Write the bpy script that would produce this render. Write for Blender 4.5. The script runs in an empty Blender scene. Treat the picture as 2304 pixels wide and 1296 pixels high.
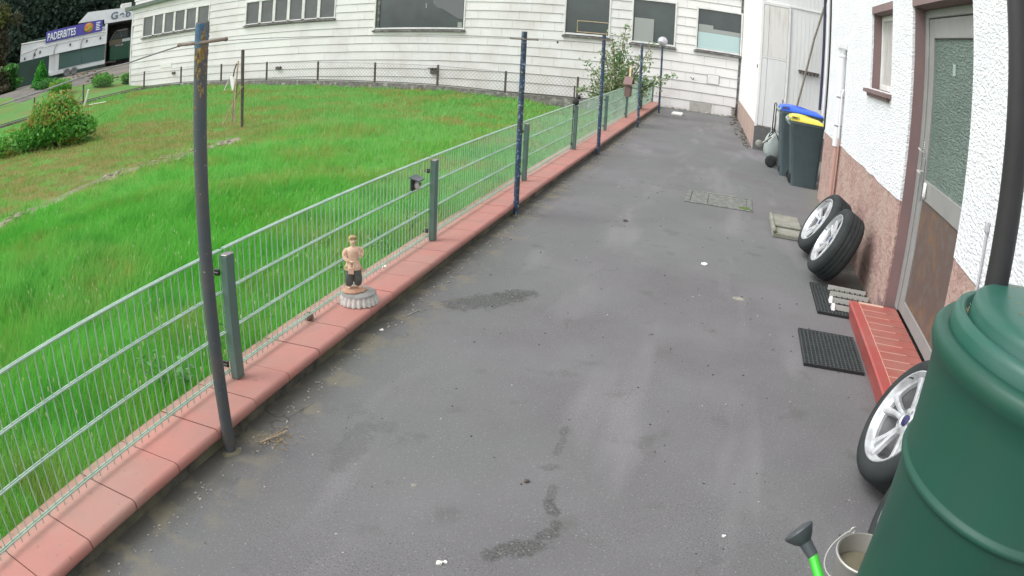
import bpy, math, random
import numpy as np
from mathutils import Matrix, Vector
random.seed(7); RNG = np.random.default_rng(7)
S = bpy.context.scene; COL = S.collection
rad = math.radians

# ---------------------------------------------------------------- camera: wide surveillance lens with barrel distortion
FPX, K1, CYOFF = 1687.95, -0.1435, 93.33          # focal length in px of a 2304 px wide picture, r = f(t + k t^3)
yaw, pitch, roll, CAMH = 0.2742, -0.4040, 0.0554, 1.7208
fw = Vector((-math.sin(yaw)*math.cos(pitch), math.cos(yaw)*math.cos(pitch), math.sin(pitch)))
r0 = Vector((math.cos(yaw), math.sin(yaw), 0)); u0 = r0.cross(fw)
rt = r0*math.cos(roll) + u0*math.sin(roll); up = -r0*math.sin(roll) + u0*math.cos(roll)
cd = bpy.data.cameras.new('camera'); cam = bpy.data.objects.new('camera', cd); COL.objects.link(cam); S.camera = cam
cam.matrix_world = Matrix(((rt[0], up[0], -fw[0], 0), (rt[1], up[1], -fw[1], 0), (rt[2], up[2], -fw[2], CAMH), (0, 0, 0, 1)))
cd.type = 'PANO'; cd.panorama_type = 'FISHEYE_LENS_POLYNOMIAL'
cd.sensor_fit = 'HORIZONTAL'; cd.sensor_width = 36; cd.sensor_height = 20.25
rr = np.linspace(0, 1330, 400); th = rr/FPX
for _ in range(80): th = th - (FPX*(th + K1*th**3) - rr)/(FPX*(1 + 3*K1*th**2))
mm = rr*36/2304
co = np.linalg.lstsq(np.stack([mm, mm**2, mm**3, mm**4], 1), th, rcond=None)[0]
cd.fisheye_polynomial_k0 = 0
for i in range(4): setattr(cd, 'fisheye_polynomial_k%d' % (i+1), float(-co[i]))
cd.fisheye_fov = rad(180); cd.shift_y = CYOFF/1296
cd.clip_start = 0.01; cd.clip_end = 500

# ---------------------------------------------------------------- overcast daylight
W = bpy.data.worlds.new('World'); S.world = W; W.use_nodes = True
wn = W.node_tree; bg = wn.nodes['Background']
sky = wn.nodes.new('ShaderNodeTexSky'); sky.sky_type = 'NISHITA'; sky.sun_disc = False
SUN_EL, SUN_ROT = rad(55), rad(240)
sky.sun_elevation = SUN_EL; sky.sun_rotation = SUN_ROT; sky.air_density = 1.0; sky.dust_density = 2.0; sky.ozone_density = 1.0
hs = wn.nodes.new('ShaderNodeHueSaturation'); hs.inputs['Saturation'].default_value = 0.05
wn.links.new(sky.outputs[0], hs.inputs['Color']); wn.links.new(hs.outputs[0], bg.inputs['Color'])
bg.inputs['Strength'].default_value = 0.15
sd = bpy.data.lights.new('sun', 'SUN'); sd.energy = 0.65; sd.angle = rad(30); sd.color = (1, 0.975, 0.965)
so = bpy.data.objects.new('sun', sd); COL.objects.link(so)
# sun_rotation is measured clockwise from +Y
sdir = Vector((math.sin(SUN_ROT)*math.cos(SUN_EL), math.cos(SUN_ROT)*math.cos(SUN_EL), math.sin(SUN_EL)))
so.rotation_euler = sdir.to_track_quat('Z', 'Y').to_euler()
S.view_settings.view_transform = 'Standard'; S.view_settings.look = 'None'; S.view_settings.gamma = 1
S.view_settings.exposure = 1.10
S.render.engine = 'CYCLES'
try: S.cycles.max_bounces = 6; S.cycles.transparent_max_bounces = 8
except Exception: pass

# ---------------------------------------------------------------- materials
def mat(name, base, rough=0.7, metal=0.0, spec=0.5, var=None, scale=5.0, detail=4.0, contrast=(0.35, 0.65), bump=0.0, bscale=None, bdist=0.01,
        coat=0.0, stretch=None, var2=None, scale2=1.0, contrast2=(0.45, 0.6), trans=0.0, rvar=0.0):
    """Principled with up to two noise-driven colour variations and a noise bump, all in object coordinates."""
    m = bpy.data.materials.new(name); m.use_nodes = True; nt = m.node_tree; N = nt.nodes; L = nt.links
    p = N['Principled BSDF']; p.inputs['Roughness'].default_value = rough; p.inputs['Metallic'].default_value = metal
    p.inputs['Specular IOR Level'].default_value = spec; p.inputs['Coat Weight'].default_value = coat
    p.inputs['Base Color'].default_value = (*base, 1)
    tc = N.new('ShaderNodeNewGeometry'); mp = N.new('ShaderNodeMapping'); L.new(tc.outputs['Position'], mp.inputs[0])
    if stretch: mp.inputs['Scale'].default_value = stretch
    src = None
    def layer(src, col, sc, ct):
        n = N.new('ShaderNodeTexNoise'); n.inputs['Scale'].default_value = sc; n.inputs['Detail'].default_value = detail
        n.inputs['Roughness'].default_value = 0.6; L.new(mp.outputs[0], n.inputs['Vector'])
        r = N.new('ShaderNodeMapRange'); r.inputs[1].default_value = ct[0]; r.inputs[2].default_value = ct[1]; L.new(n.outputs['Fac'], r.inputs[0])
        x = N.new('ShaderNodeMix'); x.data_type = 'RGBA'; L.new(r.outputs[0], x.inputs[0])
        if src is None: x.inputs[6].default_value = (*base, 1)
        else: L.new(src, x.inputs[6])
        x.inputs[7].default_value = (*col, 1)
        return x.outputs[2], n
    nz = None
    if var: src, nz = layer(src, var, scale, contrast)
    if var2: src, _ = layer(src, var2, scale2, contrast2)
    if src is not None: L.new(src, p.inputs['Base Color'])
    if bump:
        b = N.new('ShaderNodeBump'); b.inputs['Strength'].default_value = bump; b.inputs['Distance'].default_value = bdist
        n2 = N.new('ShaderNodeTexNoise'); n2.inputs['Scale'].default_value = bscale or scale*4; n2.inputs['Detail'].default_value = 5
        L.new(mp.outputs[0], n2.inputs['Vector']); L.new(n2.outputs['Fac'], b.inputs['Height']); L.new(b.outputs[0], p.inputs['Normal'])
    return m

def ramp_mat(m):  # access helpers
    return m.node_tree.nodes, m.node_tree.links, m.node_tree.nodes['Principled BSDF']

M = {}
# ---------------------------------------------------------------- mesh builder
class MB:
    def __init__(s): s.v = []; s.f = []; s.n = 0; s.mi = []; s.cur = 0
    def add(s, vs, fs):
        s.v.extend([tuple(map(float, p)) for p in vs]); s.f.extend([tuple(i+s.n for i in f) for f in fs]); s.mi.extend([s.cur]*len(fs)); s.n += len(vs); return s
    def box(s, a, b, bev=0.0):
        x0, y0, z0 = a; x1, y1, z1 = b
        x0, x1 = min(x0, x1), max(x0, x1); y0, y1 = min(y0, y1), max(y0, y1); z0, z1 = min(z0, z1), max(z0, z1)
        if bev <= 0:
            return s.add([(x0,y0,z0),(x1,y0,z0),(x1,y1,z0),(x0,y1,z0),(x0,y0,z1),(x1,y0,z1),(x1,y1,z1),(x0,y1,z1)],
                         [(0,3,2,1),(4,5,6,7),(0,1,5,4),(1,2,6,5),(2,3,7,6),(3,0,4,7)])
        b_ = min(bev, (x1-x0)/2.01, (y1-y0)/2.01, (z1-z0)/2.01)
        vs = []; idx = {}
        for ix, (xo, xi) in enumerate(((x0, x0+b_), (x1, x1-b_))):
            for iy, (yo, yi) in enumerate(((y0, y0+b_), (y1, y1-b_))):
                for iz, (zo, zi) in enumerate(((z0, z0+b_), (z1, z1-b_))):
                    for k, p in enumerate(((xo, yi, zi), (xi, yo, zi), (xi, yi, zo))):
                        idx[ix, iy, iz, k] = len(vs); vs.append(p)
        fs = []
        I = idx
        for ix in (0, 1): fs.append((I[ix,0,0,0], I[ix,1,0,0], I[ix,1,1,0], I[ix,0,1,0]))
        for iy in (0, 1): fs.append((I[0,iy,0,1], I[1,iy,0,1], I[1,iy,1,1], I[0,iy,1,1]))
        for iz in (0, 1): fs.append((I[0,0,iz,2], I[1,0,iz,2], I[1,1,iz,2], I[0,1,iz,2]))
        for iy in (0, 1):
            for iz in (0, 1): fs.append((I[0,iy,iz,1], I[1,iy,iz,1], I[1,iy,iz,2], I[0,iy,iz,2]))
        for ix in (0, 1):
            for iz in (0, 1): fs.append((I[ix,0,iz,0], I[ix,1,iz,0], I[ix,1,iz,2], I[ix,0,iz,2]))
            for iy in (0, 1): fs.append((I[ix,iy,0,0], I[ix,iy,1,0], I[ix,iy,1,1], I[ix,iy,0,1]))
        for ix in (0, 1):
            for iy in (0, 1):
                for iz in (0, 1): fs.append((I[ix,iy,iz,0], I[ix,iy,iz,1], I[ix,iy,iz,2]))
        return s.add(vs, fs)
    def tube(s, pts, r, n=8, caps=True):
        pts = [Vector(p) for p in pts]; rs = r if isinstance(r, (list, tuple)) else [r]*len(pts)
        vs = []; fs = []; prev = None
        for i, p in enumerate(pts):
            d = (pts[min(i+1, len(pts)-1)] - pts[max(i-1, 0)])
            d = d.normalized() if d.length > 1e-9 else Vector((0, 0, 1))
            if prev is None: a = d.orthogonal().normalized()
            else:
                a = prev - d*prev.dot(d); a = a.normalized() if a.length > 1e-6 else d.orthogonal().normalized()
            prev = a; b = d.cross(a)
            for k in range(n):
                t = 2*math.pi*k/n; vs.append(p + (a*math.cos(t) + b*math.sin(t))*rs[i])
        for i in range(len(pts)-1):
            for k in range(n):
                k2 = (k+1) % n; fs.append((i*n+k, i*n+k2, (i+1)*n+k2, (i+1)*n+k))
        if caps: fs.append(tuple(range(n-1, -1, -1))); fs.append(tuple((len(pts)-1)*n+k for k in range(n)))
        return s.add(vs, fs)
    def lathe(s, prof, c=(0, 0, 0), n=32, axis='z', closed=False, sx=1, sy=1, wob=None):
        vs = []; fs = []
        for j, (r, z) in enumerate(prof):
            for k in range(n):
                t = 2*math.pi*k/n; q = r*(wob(t, j) if wob else 1); a, b = q*math.cos(t)*sx, q*math.sin(t)*sy
                p = (a, b, z) if axis == 'z' else ((z, a, b) if axis == 'x' else (a, z, b))
                vs.append((p[0]+c[0], p[1]+c[1], p[2]+c[2]))
        m = len(prof)
        for j in range(m if closed else m-1):
            j2 = (j+1) % m
            for k in range(n):
                k2 = (k+1) % n; fs.append((j*n+k, j*n+k2, j2*n+k2, j2*n+k))
        if not closed:
            if prof[0][0] > 1e-5: fs.append(tuple(range(n-1, -1, -1)))
            if prof[-1][0] > 1e-5: fs.append(tuple((m-1)*n+k for k in range(n)))
        return s.add(vs, fs)
    def prism(s, poly, ax, lo, hi):
        """poly: 2D points in the two axes other than ax, extruded lo..hi along ax"""
        n = len(poly); vs = []
        for t in (lo, hi):
            for a, b in poly: vs.append({'x': (t, a, b), 'y': (a, t, b), 'z': (a, b, t)}[ax])
        fs = [tuple(range(n)), tuple(range(2*n-1, n-1, -1))] + [(i, i+n, (i+1) % n+n, (i+1) % n) for i in range(n)]
        return s.add(vs, fs)
    def ell(s, c, r, nu=14, nv=8, jit=0):
        vs = []; fs = []
        for j in range(nv+1):
            ph = math.pi*j/nv
            for k in range(nu):
                t = 2*math.pi*k/nu; q = 1 + (random.uniform(-jit, jit) if jit else 0)
                vs.append((c[0]+r[0]*q*math.sin(ph)*math.cos(t), c[1]+r[1]*q*math.sin(ph)*math.sin(t), c[2]+r[2]*q*math.cos(ph)))
        for j in range(nv):
            for k in range(nu):
                k2 = (k+1) % nu; fs.append((j*nu+k, j*nu+k2, (j+1)*nu+k2, (j+1)*nu+k))
        return s.add(vs, fs)
    def build(s, name, m, parent=None, smooth=False, label=None, recalc=True, merge=True, auto=None):
        me = bpy.data.meshes.new(name)
        org = Vector(parent.get('_org', (0, 0, 0))) if parent is not None else Vector((0, 0, 0))
        me.from_pydata([(p[0]-org[0], p[1]-org[1], p[2]-org[2]) for p in s.v], [], s.f)
        ms = m if isinstance(m, (list, tuple)) else [m]
        for x in ms: me.materials.append(x)
        if len(ms) > 1: me.polygons.foreach_set('material_index', s.mi)
        if recalc:
            import bmesh
            bm = bmesh.new(); bm.from_mesh(me)
            if merge: bmesh.ops.remove_doubles(bm, verts=bm.verts, dist=1e-5)
            bmesh.ops.recalc_face_normals(bm, faces=bm.faces); bm.to_mesh(me); bm.free()
        if smooth:
            me.polygons.foreach_set('use_smooth', [True]*len(me.polygons))
            try: me.set_sharp_from_angle(angle=rad(auto or 40))
            except Exception: pass
        o = bpy.data.objects.new(name, me); COL.objects.link(o)
        if parent is not None: o.parent = parent
        if label: o['label'] = label
        return o

def tag(o, label, cat, group=None):
    o['label'] = label; o['category'] = cat
    if group: o['group'] = group
    return o
def thing(name, label, cat, loc=(0, 0, 0), group=None):
    o = bpy.data.objects.new(name, None); COL.objects.link(o); o.location = loc; o.empty_display_size = 0.1
    o['_org'] = tuple(loc)
    return tag(o, label, cat, group)
def structure(o): o['kind'] = 'structure'; return o
def stuff(o, label, cat): tag(o, label, cat); o['kind'] = 'stuff'; return o
def sub(o):   # child objects keep their parent's origin so that sub-parts can be given in world coordinates
    p = o.parent; o['_org'] = tuple(p.get('_org', (0, 0, 0))) if p else (0, 0, 0); return o
def dup(t, loc=None, rot=None, label=None):
    r = t.copy(); COL.objects.link(r)
    if loc is not None: r.location = loc
    if rot is not None: r.rotation_euler = rot
    if label: r['label'] = label
    for ch in t.children:
        c = ch.copy(); COL.objects.link(c); c.parent = r
        for g in ch.children:
            d = g.copy(); COL.objects.link(d); d.parent = c
    return r
def raw(name, verts, faces_flat, loop_tot, m, parent=None):
    """fast mesh from numpy arrays"""
    me = bpy.data.meshes.new(name); nv = len(verts); nf = len(loop_tot)
    me.vertices.add(nv); me.vertices.foreach_set('co', np.ascontiguousarray(verts, dtype=np.float32).ravel())
    me.loops.add(len(faces_flat)); me.loops.foreach_set('vertex_index', np.ascontiguousarray(faces_flat, dtype=np.int32))
    st = np.concatenate([[0], np.cumsum(loop_tot)[:-1]]).astype(np.int32)
    me.polygons.add(nf); me.polygons.foreach_set('loop_start', st); me.polygons.foreach_set('loop_total', np.asarray(loop_tot, dtype=np.int32))
    me.update(calc_edges=True); me.materials.append(m)
    o = bpy.data.objects.new(name, me); COL.objects.link(o)
    if parent is not None: o.parent = parent
    return o
def smoothstep(a, b, x):
    t = np.clip((x-a)/(b-a), 0, 1); return t*t*(3-2*t)
def leafcloud(name, centers, size, m, parent=None, org=(0, 0, 0), updown=0.0, aspect=0.6):
    """diamond-shaped leaves at the given centres (N x 3), random orientation"""
    c = np.asarray(centers, float); n = len(c)
    a = RNG.normal(size=(n, 3)); a[:, 2] += updown; a /= np.linalg.norm(a, axis=1)[:, None]
    b = RNG.normal(size=(n, 3)); b -= a*(a*b).sum(1)[:, None]; b /= np.linalg.norm(b, axis=1)[:, None]
    t = np.cross(a, b); sz = (size*RNG.uniform(0.6, 1.35, n))[:, None]
    P = np.stack([c - b*sz, c + t*sz*aspect + a*sz*0.15, c + b*sz, c - t*sz*aspect + a*sz*0.15], 1).reshape(-1, 3) - np.asarray(org)
    return raw(name, P, np.arange(4*n), np.full(n, 4), m, parent)
# ---------------------------------------------------------------- palette
M['plaster'] = mat('white_plaster', (0.80, 0.81, 0.83), 0.9, spec=0.2, bump=1.0, bscale=42, bdist=0.022, scale=3, var=(0.74, 0.76, 0.79), stretch=(1, 0.7, 1.5))
M['plinth'] = mat('pink_plinth', (0.42, 0.285, 0.25), 0.9, spec=0.2, bump=1.0, bscale=24, bdist=0.022, var=(0.32, 0.205, 0.18), scale=9, contrast=(.4, .7), var2=(0.42, 0.31, 0.265), scale2=2.2)
M['reveal'] = mat('mauve_reveal', (0.235, 0.155, 0.15), 0.75, var=(0.205, 0.14, 0.14), scale=4)
M['frame_grey'] = mat('grey_door_frame', (0.27, 0.27, 0.26), 0.55, var=(0.235, 0.235, 0.23), scale=5)
M['doorboard'] = mat('brown_board', (0.115, 0.08, 0.068), 0.6, var=(0.20, 0.105, 0.045), scale=5, contrast=(.54, .76), var2=(0.135, 0.115, 0.10), scale2=14, contrast2=(.5, .7))
M['asphalt'] = mat('asphalt', (0.125, 0.122, 0.127), 0.85, spec=0.25)
M['coping'] = mat('terracotta_coping', (0.47, 0.195, 0.165), 0.6, var=(0.40, 0.20, 0.17), scale=3, bump=.15, bscale=120, bdist=.002, var2=(0.40, 0.24, 0.20), scale2=1.3, contrast2=(.55, .75))
def coping_dirt():
    N, L, p = ramp_mat(M['coping']); src = p.inputs['Base Color'].links[0].from_socket
    g = N.new('ShaderNodeNewGeometry'); se = N.new('ShaderNodeSeparateXYZ'); L.new(g.outputs['Position'], se.inputs[0])
    n = N.new('ShaderNodeTexNoise'); n.inputs['Scale'].default_value = 7; n.inputs['Detail'].default_value = 6; n.inputs['Roughness'].default_value = .65; L.new(g.outputs['Position'], n.inputs['Vector'])
    a = N.new('ShaderNodeMath'); a.operation = 'MULTIPLY_ADD'; a.inputs[1].default_value = .45; L.new(n.outputs['Fac'], a.inputs[0]); L.new(se.outputs[0], a.inputs[2])
    r = N.new('ShaderNodeMapRange'); r.inputs[1].default_value = -1.78; r.inputs[2].default_value = -2.0; r.inputs[4].default_value = .62; L.new(a.outputs[0], r.inputs[0])
    x = N.new('ShaderNodeMix'); x.data_type = 'RGBA'; L.new(r.outputs[0], x.inputs[0]); L.new(src, x.inputs[6]); x.inputs[7].default_value = (0.27, 0.20, 0.15, 1)
    n2 = N.new('ShaderNodeTexNoise'); n2.inputs['Scale'].default_value = 38; n2.inputs['Detail'].default_value = 4; L.new(g.outputs['Position'], n2.inputs['Vector'])
    r2 = N.new('ShaderNodeMapRange'); r2.inputs[1].default_value = .66; r2.inputs[2].default_value = .74; r2.inputs[4].default_value = .5; L.new(n2.outputs['Fac'], r2.inputs[0])
    x2 = N.new('ShaderNodeMix'); x2.data_type = 'RGBA'; L.new(r2.outputs[0], x2.inputs[0]); L.new(x.outputs[2], x2.inputs[6]); x2.inputs[7].default_value = (0.16, 0.11, 0.09, 1)
    L.new(x2.outputs[2], p.inputs['Base Color'])
coping_dirt()
M['concrete'] = mat('old_concrete', (0.30, 0.295, 0.28), 0.9, var=(0.16, 0.155, 0.145), scale=6, bump=.6, bscale=30, bdist=.01)
M['dark_concrete'] = mat('damp_concrete', (0.13, 0.12, 0.10), 0.9, var=(0.05, 0.05, 0.045), scale=14, bump=.6, bscale=40, bdist=.01, var2=(.16, .15, .10), scale2=3)
M['fence'] = mat('green_wire', (0.30, 0.425, 0.345), 0.45, var=(0.38, 0.51, 0.43), scale=8)
M['post'] = mat('green_post', (0.085, 0.15, 0.13), 0.5, var=(0.11, 0.17, 0.15), scale=3)
M['black'] = mat('black_plastic', (0.02, 0.02, 0.022), 0.5)
M['white'] = mat('white_paint', (0.78, 0.78, 0.77), 0.5, var=(0.68, 0.68, 0.66), scale=4)
M['pole_blue'] = mat('chipped_blue_paint', (0.025, 0.055, 0.125), 0.6, var=(0.035, 0.048, 0.065), scale=9, contrast=(.42, .58), var2=(0.30, 0.36, 0.42), scale2=38, contrast2=(.56, .66), bump=.4, bscale=60, bdist=.003)
M['pole_grey'] = mat('slate_steel', (0.055, 0.072, 0.085), 0.6, var=(0.085, 0.080, 0.078), scale=7, var2=(0.35, 0.34, 0.33), scale2=55, contrast2=(.67, .73), bump=.3, bscale=60, bdist=.002)
M['lichen'] = mat('ochre_lichen', (0.30, 0.20, 0.06), 0.9, var=(0.20, 0.15, 0.08), scale=60, bump=.8, bscale=120, bdist=.003)
M['bluepaint'] = mat('flaked_blue_paint', (0.05, 0.16, 0.28), 0.6, var=(0.04, 0.09, 0.15), scale=20)
M['steel'] = mat('galvanised', (0.36, 0.36, 0.37), 0.45, metal=.6, var=(0.25, 0.23, 0.22), scale=30)
M['rust'] = mat('rusty_bar', (0.12, 0.09, 0.075), 0.8, var=(0.2, 0.15, 0.12), scale=40)
M['cladding'] = mat('cement_slabs', (0.70, 0.69, 0.695), 0.75, spec=.3, var=(0.60, 0.565, 0.55), scale=1.1, contrast=(.4, .7), var2=(0.74, 0.73, 0.715), scale2=0.25, bump=.1, bscale=50, bdist=.003)
M['batten'] = mat('grey_underlay', (0.33, 0.33, 0.335), 0.9)
M['winframe'] = mat('white_window_frame', (0.76, 0.76, 0.74), 0.5, var=(0.6, 0.6, 0.58), scale=4)
M['sill'] = mat('grey_sill', (0.085, 0.08, 0.078), 0.7, var=(0.20, 0.195, 0.19), scale=9, contrast=(.5, .6))
M['pane'] = mat('dark_pane', (0.045, 0.055, 0.058), 0.06, spec=0.6, var=(0.065, 0.085, 0.082), scale=.8)  # greenish mottling painted into the glass to suggest reflected trees
M['panegrey'] = mat('grey_pane', (0.10, 0.10, 0.105), 0.25, var=(0.13, 0.135, 0.14), scale=1.2)
M['reflect_tint'] = mat('turquoise_reflection', (0.42, 0.56, 0.56), 0.4)  # tint of a reflection on the glass, given as a surface colour
M['paper_reflect'] = mat('grey_paper_reflection', (0.30, 0.32, 0.31), 0.6)  # papers and boxes, and a panel that paints a reflection
M['annex'] = mat('whitewashed_wall', (0.82, 0.81, 0.80), 0.8, var=(0.76, 0.745, 0.73), scale=2.5, contrast=(.5, .8), stretch=(1, 1, .6), bump=.2, bscale=40, bdist=.004)
M['annexdoor'] = mat('pale_sheet_metal', (0.74, 0.75, 0.745), 0.5, var=(0.68, 0.685, 0.67), scale=3, stretch=(2, 2, .3))
M['annexdoor2'] = mat('stained_sheet_metal', (0.71, 0.695, 0.67), 0.5, var=(0.55, 0.49, 0.44), scale=5, contrast=(.5, .75), stretch=(3, 3, .25))
M['annexbase'] = mat('annex_plinth', (0.46, 0.33, 0.27), 0.85, var=(0.36, 0.27, 0.24), scale=5, stretch=(1, 1, .3), bump=.4, bscale=30, bdist=.008)
M['grey_dark'] = mat('dark_grey_render', (0.13, 0.13, 0.13), .85, var=(.09, .09, .09), scale=6)
M['wood_grey'] = mat('weathered_wood', (0.26, 0.225, 0.18), .85, var=(0.16, 0.14, 0.12), scale=14, stretch=(3, 3, .4))
M['wood_tan'] = mat('tan_wood', (0.50, 0.40, 0.26), .8, var=(0.36, 0.27, 0.17), scale=14)
M['wood_dark'] = mat('dark_wood', (0.07, 0.06, 0.055), .85, var=(0.12, 0.10, 0.09), scale=14)
M['rubber'] = mat('tyre_rubber', (0.020, 0.025, 0.026), .75, spec=.3, var=(0.033, 0.038, 0.038), scale=7)
M['alloy'] = mat('silver_alloy', (0.70, 0.71, 0.73), .35, metal=.55, var=(0.42, 0.43, 0.44), scale=12)
M['alloy_dark'] = mat('rim_barrel', (0.30, 0.305, 0.31), .5, metal=.3, var=(.20, .20, .21), scale=9)
M['capblue'] = mat('hub_cap', (0.02, 0.02, 0.09), .35)
M['bin'] = mat('bin_plastic', (0.070, 0.098, 0.105), .5, spec=.4, var=(0.055, 0.078, 0.084), scale=3)
M['binblue'] = mat('blue_lid_plastic', (0.035, 0.13, 0.72), .4)
M['binyellow'] = mat('yellow_lid_plastic', (0.80, 0.68, 0.10), .4)
M['bingrey'] = mat('bin_grip', (0.28, 0.33, 0.31), .5)
M['tank'] = mat('grey_tank', (0.38, 0.43, 0.41), .4, var=(0.3, 0.34, 0.33), scale=6)
M['barrel'] = mat('green_barrel', (0.011, 0.074, 0.048), .45, spec=.34, var=(0.018, 0.068, 0.050), scale=3, stretch=(1, 1, .35), var2=(0.022, 0.072, 0.052), scale2=9, contrast2=(.58, .8))
M['lid'] = mat('green_lid', (0.014, 0.095, 0.066), .40, spec=.42, var=(0.030, 0.10, 0.08), scale=5)
M['debris'] = mat('dry_needles', (0.42, 0.33, 0.19), .9, var=(0.22, 0.17, 0.10), scale=30)
M['darkpipe'] = mat('dark_brown_pipe', (0.022, 0.019, 0.022), .5, spec=.4, var=(.03, .028, .03), scale=4)
M['whitepipe'] = mat('white_pipe', (0.72, 0.72, 0.73), .4)
M['pinkpipe'] = mat('pink_pipe', (0.46, 0.27, 0.23), .5, var=(.40, .25, .21), scale=3)
M['stepred'] = mat('red_step', (0.36, 0.062, 0.055), .5, var=(0.32, 0.075, 0.065), scale=8, var2=(.34, .10, .085), scale2=2)
M['steptile'] = mat('red_tile', (0.36, 0.095, 0.075), .45, var=(0.29, 0.10, 0.08), scale=6, var2=(.34, .135, .11), scale2=2)
M['mat'] = mat('rubber_mat', (0.035, 0.042, 0.042), .8, var=(0.06, 0.07, 0.07), scale=40)
M['alu'] = mat('aluminium', (0.50, 0.50, 0.46), .45, metal=.3)
M['slab'] = mat('mossy_slab', (0.27, 0.27, 0.235), .85, var=(0.19, 0.19, 0.15), scale=8, bump=.4, bscale=40, bdist=.005)
M['iron'] = mat('iron_cover', (0.105, 0.115, 0.11), .7, var=(0.19, 0.19, 0.16), scale=18, contrast=(.45, .6), bump=.8, bscale=50, bdist=.006)
M['stone'] = mat('pale_stone', (0.42, 0.40, 0.36), .9, var=(0.25, 0.24, 0.22), scale=30)
M['pale'] = mat('off_white', (0.75, 0.75, 0.70), .8)
M['terr'] = mat('painted_clay', (0.52, 0.31, 0.20), .7, var=(0.42, 0.21, 0.14), scale=40)
M['skin'] = mat('clay_skin', (0.80, 0.62, 0.47), .6, var=(0.66, 0.47, 0.33), scale=50)
M['tunic'] = mat('clay_tunic', (0.83, 0.60, 0.45), .65, var=(0.66, 0.41, 0.30), scale=45, bump=.4, bscale=180, bdist=.002)
M['hair'] = mat('clay_hair', (0.52, 0.40, 0.22), .7, var=(0.34, 0.22, 0.10), scale=60)
M['trousers'] = mat('clay_trousers', (0.075, 0.08, 0.08), .6, var=(0.12, 0.13, 0.12), scale=40)
M['pedestal'] = mat('grey_pedestal', (0.30, 0.295, 0.285), .85, var=(0.22, 0.215, 0.21), scale=20)
M['pedrim'] = mat('chalky_flutes', (0.62, 0.61, 0.58), .85, var=(0.25, 0.25, 0.24), scale=30, contrast=(.5, .75))
M['birdbox'] = mat('faded_red_wood', (0.21, 0.14, 0.125), .85, var=(0.2, 0.13, 0.12), scale=20)
M['canspout'] = mat('lime_green_plastic', (0.05, 0.52, 0.035), .4)
M['canrose'] = mat('dark_grey_plastic', (0.065, 0.075, 0.08), .5)
M['bucketin'] = mat('brown_bucket_inside', (0.17, 0.15, 0.105), .7, var=(.13, .12, .07), scale=9)
M['trailer'] = mat('white_trailer_panel', (0.74, 0.77, 0.79), .4, var=(.66, .70, .72), scale=1.5)
M['trailergreen'] = mat('green_grey_panel', (0.060, 0.130, 0.125), .5, var=(0.04, 0.11, 0.085), scale=.5)
M['tarp'] = mat('green_sheeting', (0.045, 0.10, 0.085), .6, var=(0.035, 0.08, 0.06), scale=.7)
M['signblue'] = mat('sign_blue', (0.07, 0.06, 0.36), .5)
M['signwhite'] = mat('sign_lettering', (0.8, 0.85, 0.9), .6)
M['letters'] = mat('grey_letters', (0.14, 0.18, 0.23), .6)
M['bun'] = mat('bun_brown', (0.45, 0.16, 0.03), .6, var=(0.6, 0.28, 0.06), scale=3)
M['salad'] = mat('salad_green', (0.25, 0.40, 0.06), .6)
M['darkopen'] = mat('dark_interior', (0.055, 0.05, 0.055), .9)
M['truckgreen'] = mat('truck_green', (0.015, 0.10, 0.055), .4)
M['glassdark'] = mat('windscreen', (0.02, 0.035, 0.035), .1)
M['roofedge'] = mat('weathered_eave', (0.10, 0.14, 0.12), .8, var=(.16, .18, .15), scale=2)
M['bark'] = mat('bark', (0.10, 0.075, 0.055), .9, var=(0.06, 0.05, 0.04), scale=12, bump=.6, bscale=30, bdist=.02)
def leafm(name, a, b, c, sc=3, sc2=.8):
    m = mat(name, a, .6, spec=.3, var=b, scale=sc, contrast=(.42, .58), var2=c, scale2=sc2, contrast2=(.5, .62)); N, L, p = ramp_mat(m)
    t = N.new('ShaderNodeBsdfTranslucent'); x = N.new('ShaderNodeMixShader'); x.inputs[0].default_value = .3
    L.new(p.inputs['Base Color'].links[0].from_socket, t.inputs['Color'])
    L.new(p.outputs[0], x.inputs[1]); L.new(t.outputs[0], x.inputs[2]); L.new(x.outputs[0], N['Material Output'].inputs[0]); return m
M['leaf_dark'] = leafm('dark_forest_leaves', (0.060, 0.105, 0.075), (0.085, 0.135, 0.095), (0.045, 0.080, 0.060), .8, .25)
M['leaf_mid'] = leafm('mid_green_leaves', (0.08, 0.26, 0.05), (0.05, 0.17, 0.045), (0.12, 0.33, 0.06), 1.5, .4)
M['leaf_bush'] = leafm('bush_leaves', (0.15, 0.42, 0.06), (0.08, 0.30, 0.05), (0.36, 0.30, 0.07), 5, 1.1)
M['leaf_tip'] = leafm('russet_tips', (0.45, 0.27, 0.08), (0.30, 0.34, 0.07), (0.45, 0.20, 0.07), 5, 1.1)
M['leaf_apple'] = leafm('apple_leaves', (0.22, 0.33, 0.15), (0.32, 0.32, 0.20), (0.12, 0.28, 0.09), 9, 2.5)
M['leaf_conifer'] = leafm('conifer_leaves', (0.06, 0.34, 0.035), (0.035, 0.20, 0.03), (0.08, 0.40, 0.05), 3, 1)
M['leaf_weed'] = leafm('weed_leaves', (0.16, 0.40, 0.14), (0.07, 0.24, 0.05), (0.25, 0.48, 0.2), 20, 5)

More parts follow.
